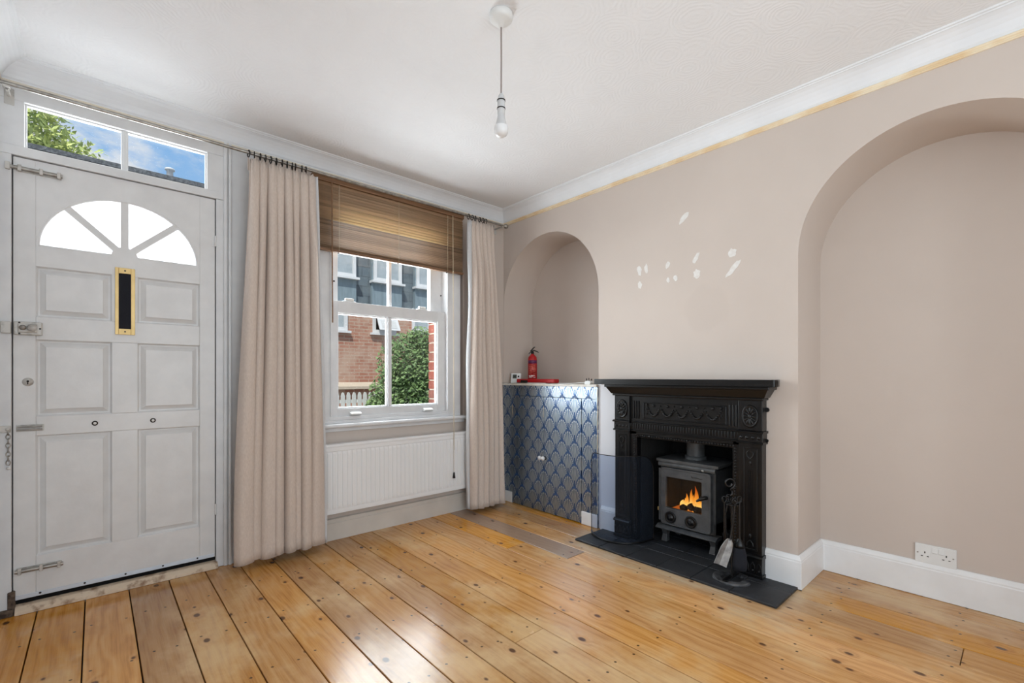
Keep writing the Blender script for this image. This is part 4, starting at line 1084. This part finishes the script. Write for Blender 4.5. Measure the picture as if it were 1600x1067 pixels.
light('fire_glow', 'POINT', (.13, -1.62, .31), .03, color=(1, .45, .12)).data.shadow_soft_size = .04

# ================================================================== SPARK SCREEN
fs = thing('fire_screen', 'bowed see-through spark screen left of the stove', 'fire screen', (-.12, -1.24, Z0))
cps = [(-.118, -1.046), (-.168, -1.100), (-.198, -1.165), (-.206, -1.235), (-.190, -1.300), (-.150, -1.350), (-.085, -1.390), (-.02, -1.408), (.045, -1.416)]
# fine samples along the curve
def catmull(P, n=6):
    out = []
    for i in range(len(P)-1):
        p0, p1, p2, p3 = P[max(i-1, 0)], P[i], P[i+1], P[min(i+2, len(P)-1)]
        for j in range(n):
            t_ = j/n
            out.append(tuple(.5*((2*p1[k])+(-p0[k]+p2[k])*t_+(2*p0[k]-5*p1[k]+4*p2[k]-p3[k])*t_*t_+(-p0[k]+3*p1[k]-3*p2[k]+p3[k])*t_**3) for k in range(len(p1))))
    return out+[P[-1]]
cv_ = catmull(cps); L = [0]
for a, b_ in zip(cv_[:-1], cv_[1:]): L.append(L[-1]+math.dist(a, b_))
def toph(s_):
    e_ = min(s_, L[-1]-s_); r = .115
    return .560-(r-math.sqrt(max(0, r*r-(r-min(e_, r))**2)))
bot = [(p[0], p[1], Z0+.010) for p in cv_]; topc = [(p[0], p[1], toph(s_)) for p, s_ in zip(cv_, L)]
part('mesh_sheet', MB().loft([bot, topc], False, False, True), MESHG, fs, fix=False)
part('top_rim', MB().tube([bot[0]]+topc+[bot[-1]], .0026, 6), DARKMET, fs)
part('base_rail', MB().tube([(p[0], p[1], Z0+.006) for p in cv_], .006, 8), IRON, fs)

# ================================================================== COMPANION SET
cs = thing('fireside_tool_stand', 'black fireside tool stand beside the right leg of the fireplace', 'tool stand', (-.170, -1.998, Z0))
bx, by = -.170, -1.998
hs = [(bx+.075*math.cos(a), by+.075*math.sin(a)) for a in [math.radians(100+310*i/30) for i in range(31)]]
part('horseshoe_base', MB().loft([[(bx+r*math.cos(a), by+r*math.sin(a), Z0+z_) for r, z_ in ((.052, 0), (.092, 0), (.092, .008), (.086, .012), (.058, .012), (.052, .008))] for a in [math.radians(-30+300*i/30) for i in range(31)]], True, True, False), M('worn_iron_base', lin(98, 98, 100), .45, .4, c2=lin(40, 40, 42), nscale=20), cs, bevel=.001, seg=1)
part('base_bar', box((bx-.085, by-.012, Z0+.012), (bx+.06, by+.012, Z0+.020)), IRON, cs, bevel=.002)
part('stem', MB().tube([(bx, by, Z0+.018), (bx, by, .432)], .0055, 10), IRON, cs)
tw = [(bx+.004*math.cos(i*.9), by+.004*math.sin(i*.9), .432+i*.0045) for i in range(12)]
part('twisted_neck', MB().tube(tw, .0048, 8), IRON, cs)
v = Vector((.744, -.668, 0))
sc_ = []
for i in range(22):
    a = math.radians(-70+i*20); r = .030*(1-.026*i)
    sc_.append((bx+v.x*(-.012+r*math.cos(a)), by+v.y*(-.012+r*math.cos(a)), .508+r*math.sin(a)*.95))
part('scroll_handle', MB().tube([(bx, by, .480)]+sc_, .0052, 8), IRON, cs)
HK = []
for i in range(4):
    a = math.radians(45+90*i); dx, dy = math.cos(a), math.sin(a); ring = []
    hk = [(bx+dx*k, by+dy*k, z_) for k, z_ in ((0, .405), (.022, .402), (.040, .412), (.046, .424))]
    part('hook', MB().tube(hk, .0035, 6).sphere((hk[-1][0], hk[-1][1], .426), .006, 8, 5), IRON, cs)
    HK.append((bx+dx*.038, by+dy*.038))
ring_ = [(bx+.030*math.cos(2*PI*i/20), by+.030*math.sin(2*PI*i/20), .400) for i in range(20)]
part('hook_ring', MB().tube(ring_, .003, 6, closed=True), IRON, cs)
LBT = 'hanging on the fireside tool stand'
def tool(name, label, p):
    t_ = thing(name, label, 'fireside tool', (p[0], p[1], .05)); t_['group'] = 'fireside tools'
    lp_ = [(p[0]+v.x*.012*math.sin(2*PI*i/12), p[1]+v.y*.012*math.sin(2*PI*i/12), .425+.016*math.cos(2*PI*i/12)) for i in range(12)]
    part('hanging_loop', MB().tube(lp_, .0028, 6, closed=True), IRON, t_)
    return t_
p = HK[2]
sv = tool('fire_shovel', 'fire shovel with a bare grey blade '+LBT, p)
part('shaft', MB().tube([(p[0], p[1], .410), (p[0]-v.x*.012, p[1]-v.y*.012, .30), (p[0]-v.x*.026, p[1]-v.y*.026, .225)], [.004, .0045, .005], 8), IRON, sv)
q0 = Vector((p[0]-v.x*.030, p[1]-v.y*.030, .235)); ax = Vector((-v.x*.36, -v.y*.36, -.93)).normalized(); sd_ = Vector((v.x*.93, v.y*.93, -.36)).normalized(); nn = ax.cross(sd_)
rws = []
for k, w in ((0, .010), (.016, .022), (.05, .030), (.14, .034)):
    rws.append([tuple(q0+ax*k+sd_*w*s_+nn*(.012*(s_*s_)*(1 if k else .5))) for s_ in (-1, -.75, 0, .75, 1)])
part('blade', MB().loft(rws, False, False, False), M('shovel_steel', lin(168, 168, 168), .4, .5, c2=lin(120, 120, 120), nscale=25), sv, solid=.003)
p = HK[3]
br_ = tool('hearth_brush', 'black bristled hearth brush '+LBT, p)
part('shaft', MB().tube([(p[0], p[1], .410), (p[0], p[1], .21)], [.006, .008], 8), IRON, br_)
part('ferrule', MB().lathe([(.006, .0), (.014, -.012), (.024, -.030), (.026, -.048), (.020, -.048)], (p[0], p[1], .225), 'z', 16), IRON, br_)
part('bristles', MB().lathe([(.026, .0), (.034, -.04), (.038, -.085), (.035, -.112), (0, -.110)], (p[0], p[1], .178), 'z', 18), BLACKFELT, br_)
p = HK[0]
tg = tool('fire_tongs', 'slim black fire tongs '+LBT, p)
for s_ in (-1, 1): part('arm', MB().tube([(p[0], p[1], .410), (p[0]+v.x*.018*s_, p[1]+v.y*.018*s_, .34), (p[0]+v.x*.014*s_, p[1]+v.y*.014*s_, .18), (p[0]+v.x*.008*s_, p[1]+v.y*.008*s_, .09)], .0055, 7).sphere((p[0]+v.x*.008*s_, p[1]+v.y*.008*s_, .088), .007, 8, 5), IRON, tg)
p = HK[1]
pk = tool('fire_poker', 'straight black poker '+LBT, p)
part('shaft', MB().tube([(p[0], p[1], .410), (p[0], p[1], .10), (p[0]+.006, p[1], .075)], [.004, .0045, .002], 8).tube([(p[0], p[1], .13), (p[0]+.018, p[1]+.006, .115), (p[0]+.024, p[1]+.008, .125)], [.004, .0035, .002], 6), IRON, pk)

# ================================================================== DOUBLE SOCKET
sk = thing('wall_socket', 'white double wall socket low in the right alcove', 'socket', (D2, -2.725, .205))
XS = D2-.010
part('plate', box((XS, -2.799, .160), (D2, -2.651, .250)), PLASTIC, sk, bevel=.003, seg=3)
for y0 in (-2.7235, -2.7465):
    part('switch', MB().prism([(XS-.0005, .214), (XS-.004, .216), (XS-.0015, .240), (XS+.002, .240), (XS+.002, .214)], 'y', y0-.009, y0+.009), PLASTIC, sk, bevel=.0015)
for yc in (-2.688, -2.764):
    for a, b_ in (((yc-.002, .207), (yc+.002, .216)), ((yc-.0145, .192), (yc-.007, .1955)), ((yc+.007, .192), (yc+.0145, .1955))):
        part('pin_slot', box((XS-.0004, a[0], a[1]), (XS+.003, b_[0], b_[1])), DARK, sk)
for yc in (-2.662, -2.788): part('screw', MB().lathe([(.0035, 0), (.0035, .0008)], (XS, yc, .207), '-x', 8), STEEL, sk)

# ================================================================== PENDANT
PX, PY = -1.449, -1.660
pd = thing('pendant_light', 'bare white bulb hanging from the ceiling on a grey flex', 'pendant light', (PX, PY, 1.984))
part('ceiling_rose', MB().lathe([(0, 0), (.044, 0), (.046, -.006), (.044, -.020), (.034, -.030), (.014, -.036), (.007, -.052), (0, -.052)], (PX, PY, H), 'z', 28), PLASTIC, pd)
part('flex', MB().tube([(PX, PY, H-.05), (PX+.001, PY, 2.28), (PX, PY, 2.14)], .0032, 8), M('grey_flex', lin(150, 138, 134), .6), pd)
lh = part('lamp_holder', MB().lathe([(0, 2.152), (.006, 2.152), (.011, 2.144), (.0145, 2.126), (.0150, 2.116), (.0150, 2.074), (.014, 2.070), (0, 2.070)], (PX, PY, 0), 'z', 22), PLASTIC_G, pd)
for z in (2.123, 2.092): part('dark_ring', MB().lathe([(.0150, z), (.0165, z), (.0165, z+.004), (.0150, z+.004)], (PX, PY, 0), 'z', 22), DARKMET, lh)
part('bulb_neck', MB().lathe([(.0125, 2.082), (.013, 2.072), (.0165, 2.052), (.021, 2.034), (.0255, 2.026)], (PX, PY, 0), 'z', 24), PLASTIC_G, pd)
part('bulb_globe', MB().lathe([(.0255, 2.026), (.0275, 2.016), (.0265, 2.004), (.0215, 1.993), (.012, 1.986), (0, 1.984)], (PX, PY, 0), 'z', 24), M('opal_bulb', lin(236, 236, 236), .25), pd)

# ================================================================== OUTSIDE
struct(part('ground', box((-25, .25, -.35), (25, 30, -.2)), PAVE), 'grey paved street outside the window', 'street')
oh = thing('opposite_house', 'brick house across the street with blue-grey hung upper storey', 'house', (2, 7, -.2))
part('brick_wall', box((-9, 7, -.2), (9, 9, 2.66)), BRICKW, oh)
part('slate_wall', box((-9, 7.02, 2.66), (9, 9, 4.45)), SLATEH, oh)
part('plinth_ledge', MB().prism([(6.86, .78), (6.86, .84), (7.0, .93), (7.0, .78)], 'x', -9, 9), MORTAR, oh)
part('roof', MB().prism([(6.8, 4.43), (6.8, 4.50), (7.5, 4.72), (9.0, 4.72), (9.0, 4.40)], 'x', -9, 9), ROOFM, oh)
def far_window(x0, x1, z0, z1, y=6.96, pane=OUTPANE, split=None):
    m = MB(); w = .075
    m.box((x0, y, z0), (x0+w, 7.06, z1)).box((x1-w, y, z0), (x1, 7.06, z1)).box((x0+w, y, z0), (x1-w, 7.06, z0+w)).box((x0+w, y, z1-w), (x1-w, 7.06, z1))
    wdw = part('window', m, OUTW, oh)
    if split: part('mullion', box((split-.04, y, z0+w), (split+.04, 7.05, z1-w)), OUTW, wdw)
    part('sill', box((x0-.06, y-.06, z0-.05), (x1+.06, 7.0, z0)), OUTW, wdw)
    part('pane', box((x0+w, y+.03, z0+w), (x1-w, y+.04, z1-w)), pane, wdw)
    return wdw
for x0, x1, wx0, wx1 in ((.9, 1.68, 1.05, 1.66), (2.05, 2.80, 2.08, 2.78), (3.15, 3.95, 3.18, 3.80), (4.3, 5.1, 4.33, 5.07), (-.3, .5, -.27, .47)):
    part('cladding_bay', box((x0, 6.93, 2.66), (x1, 7.05, 4.42)), PANELB, oh)
    far_window(wx0, wx1, 3.24, 4.2, 6.89, split=2.46 if wx0 == 2.08 else None)
for x0, x1, z0, z1 in ((.85, 1.50, 2.06, 2.62), (3.10, 3.62, 2.15, 2.62)): far_window(x0, x1, z0, z1)
far_window(2.09, 2.68, 2.06, 2.62, 6.97)
ow = part('open_casement', MB().frustum([(2.13, 6.93, 2.56), (2.64, 6.93, 2.56), (2.64, 6.96, 2.58), (2.13, 6.96, 2.58)], [(2.16, 6.76, 2.12), (2.68, 6.76, 2.12), (2.68, 6.79, 2.13), (2.16, 6.79, 2.13)]), OUTW, oh)
part('pane', MB().frustum([(2.20, 6.922, 2.52), (2.58, 6.922, 2.52), (2.58, 6.925, 2.52), (2.20, 6.925, 2.52)], [(2.23, 6.772, 2.17), (2.61, 6.772, 2.17), (2.61, 6.775, 2.17), (2.23, 6.775, 2.17)]), M('pale_pane', lin(206, 208, 206), .3), ow)
part('flue_pot', MB().lathe([(.05, -.2), (.05, .05), (.075, .06), (.075, .09), (.06, .10), (0, .12)], (-1.62, 7.35, 4.72), 'z', 14), OUTW, oh)
pf = thing('picket_fence', 'white picket fence in front of the house across the street', 'fence', (1.4, 5.5, -.2))
def picket(x): return MB().prism([(-.035, -.2), (.035, -.2), (.035, .70), (.022, .745), (0, .762), (-.022, .745), (-.035, .70)], 'y', -.01, .01)
p0 = part('picket', picket(0), FENCEW, pf, loc=(-.6, 5.5, 0))
for i in range(1, 36): clone(p0, (-.6+.108*i, 5.5, 0))
for z in (.05, .56): part('fence_rail', box((-.65, 5.511, z), (3.3, 5.54, z+.06)), FENCEW, pf)
def leafy(name, label, cat, spheres, n, size, mat, trunk, seed):
    R = random.Random(seed); bx_, by_ = trunk[0][0], trunk[0][1]
    th_ = thing(name, label, cat, (bx_, by_, -.2))
    mb = MB(); tot = sum(s[3]**2 for s in spheres)
    for (cx_, cy_, cz_, r_, sq) in spheres:
        for _ in range(int(n*r_*r_/tot)):
            a = R.uniform(0, 2*PI); u_ = R.uniform(-1, 1); q_ = math.sqrt(1-u_*u_); rad = r_*R.uniform(.45, 1.05)
            c_ = Vector((cx_+rad*q_*math.cos(a), cy_+rad*q_*math.sin(a), cz_+rad*u_*sq))
            d = Vector((R.uniform(-1, 1), R.uniform(-1, 1), R.uniform(-1, 1))).normalized(); e_ = d.orthogonal().normalized(); s_ = size*R.uniform(.6, 1.3)
            mb.add([c_-d*s_, c_+e_*s_*.45, c_+d*s_, c_-e_*s_*.45], [(0, 1, 2, 3)])
    o = part('foliage', mb, mat, th_, fix=False); o['kind'] = 'stuff'
    part('trunk', MB().tube(trunk, [.08, .06, .04], 8), BARK, th_)
    return th_
leafy('garden_bush', 'rounded green bush in front of the brick house', 'bush', [(1.58, 4.4, 1.22, .56, 1.1), (1.5, 4.4, .68, .62, 1), (1.15, 4.5, .45, .34, 1), (2.1, 4.5, 1.0, .65, 1.2), (1.75, 4.35, 1.70, .26, 1)], 17000, .04, LEAF, [(1.6, 4.4, -.2), (1.6, 4.4, .4), (1.6, 4.4, 1.1)], 4)
leafy('tall_tree', 'leafy pale green tree rising behind the roof', 'tree', [(-4.2, 12.0, 6.2, 1.3, .9), (-3.2, 12.0, 6.0, .9, .8), (-5.4, 12.2, 6.6, 1.3, 1), (-3.8, 12, 7.1, .8, .9), (-2.75, 12, 5.7, .55, .8)], 7000, .085, LEAF2, [(-4.0, 12.0, -.2), (-4.0, 12, 3.), (-4.2, 12, 6.0)], 9)
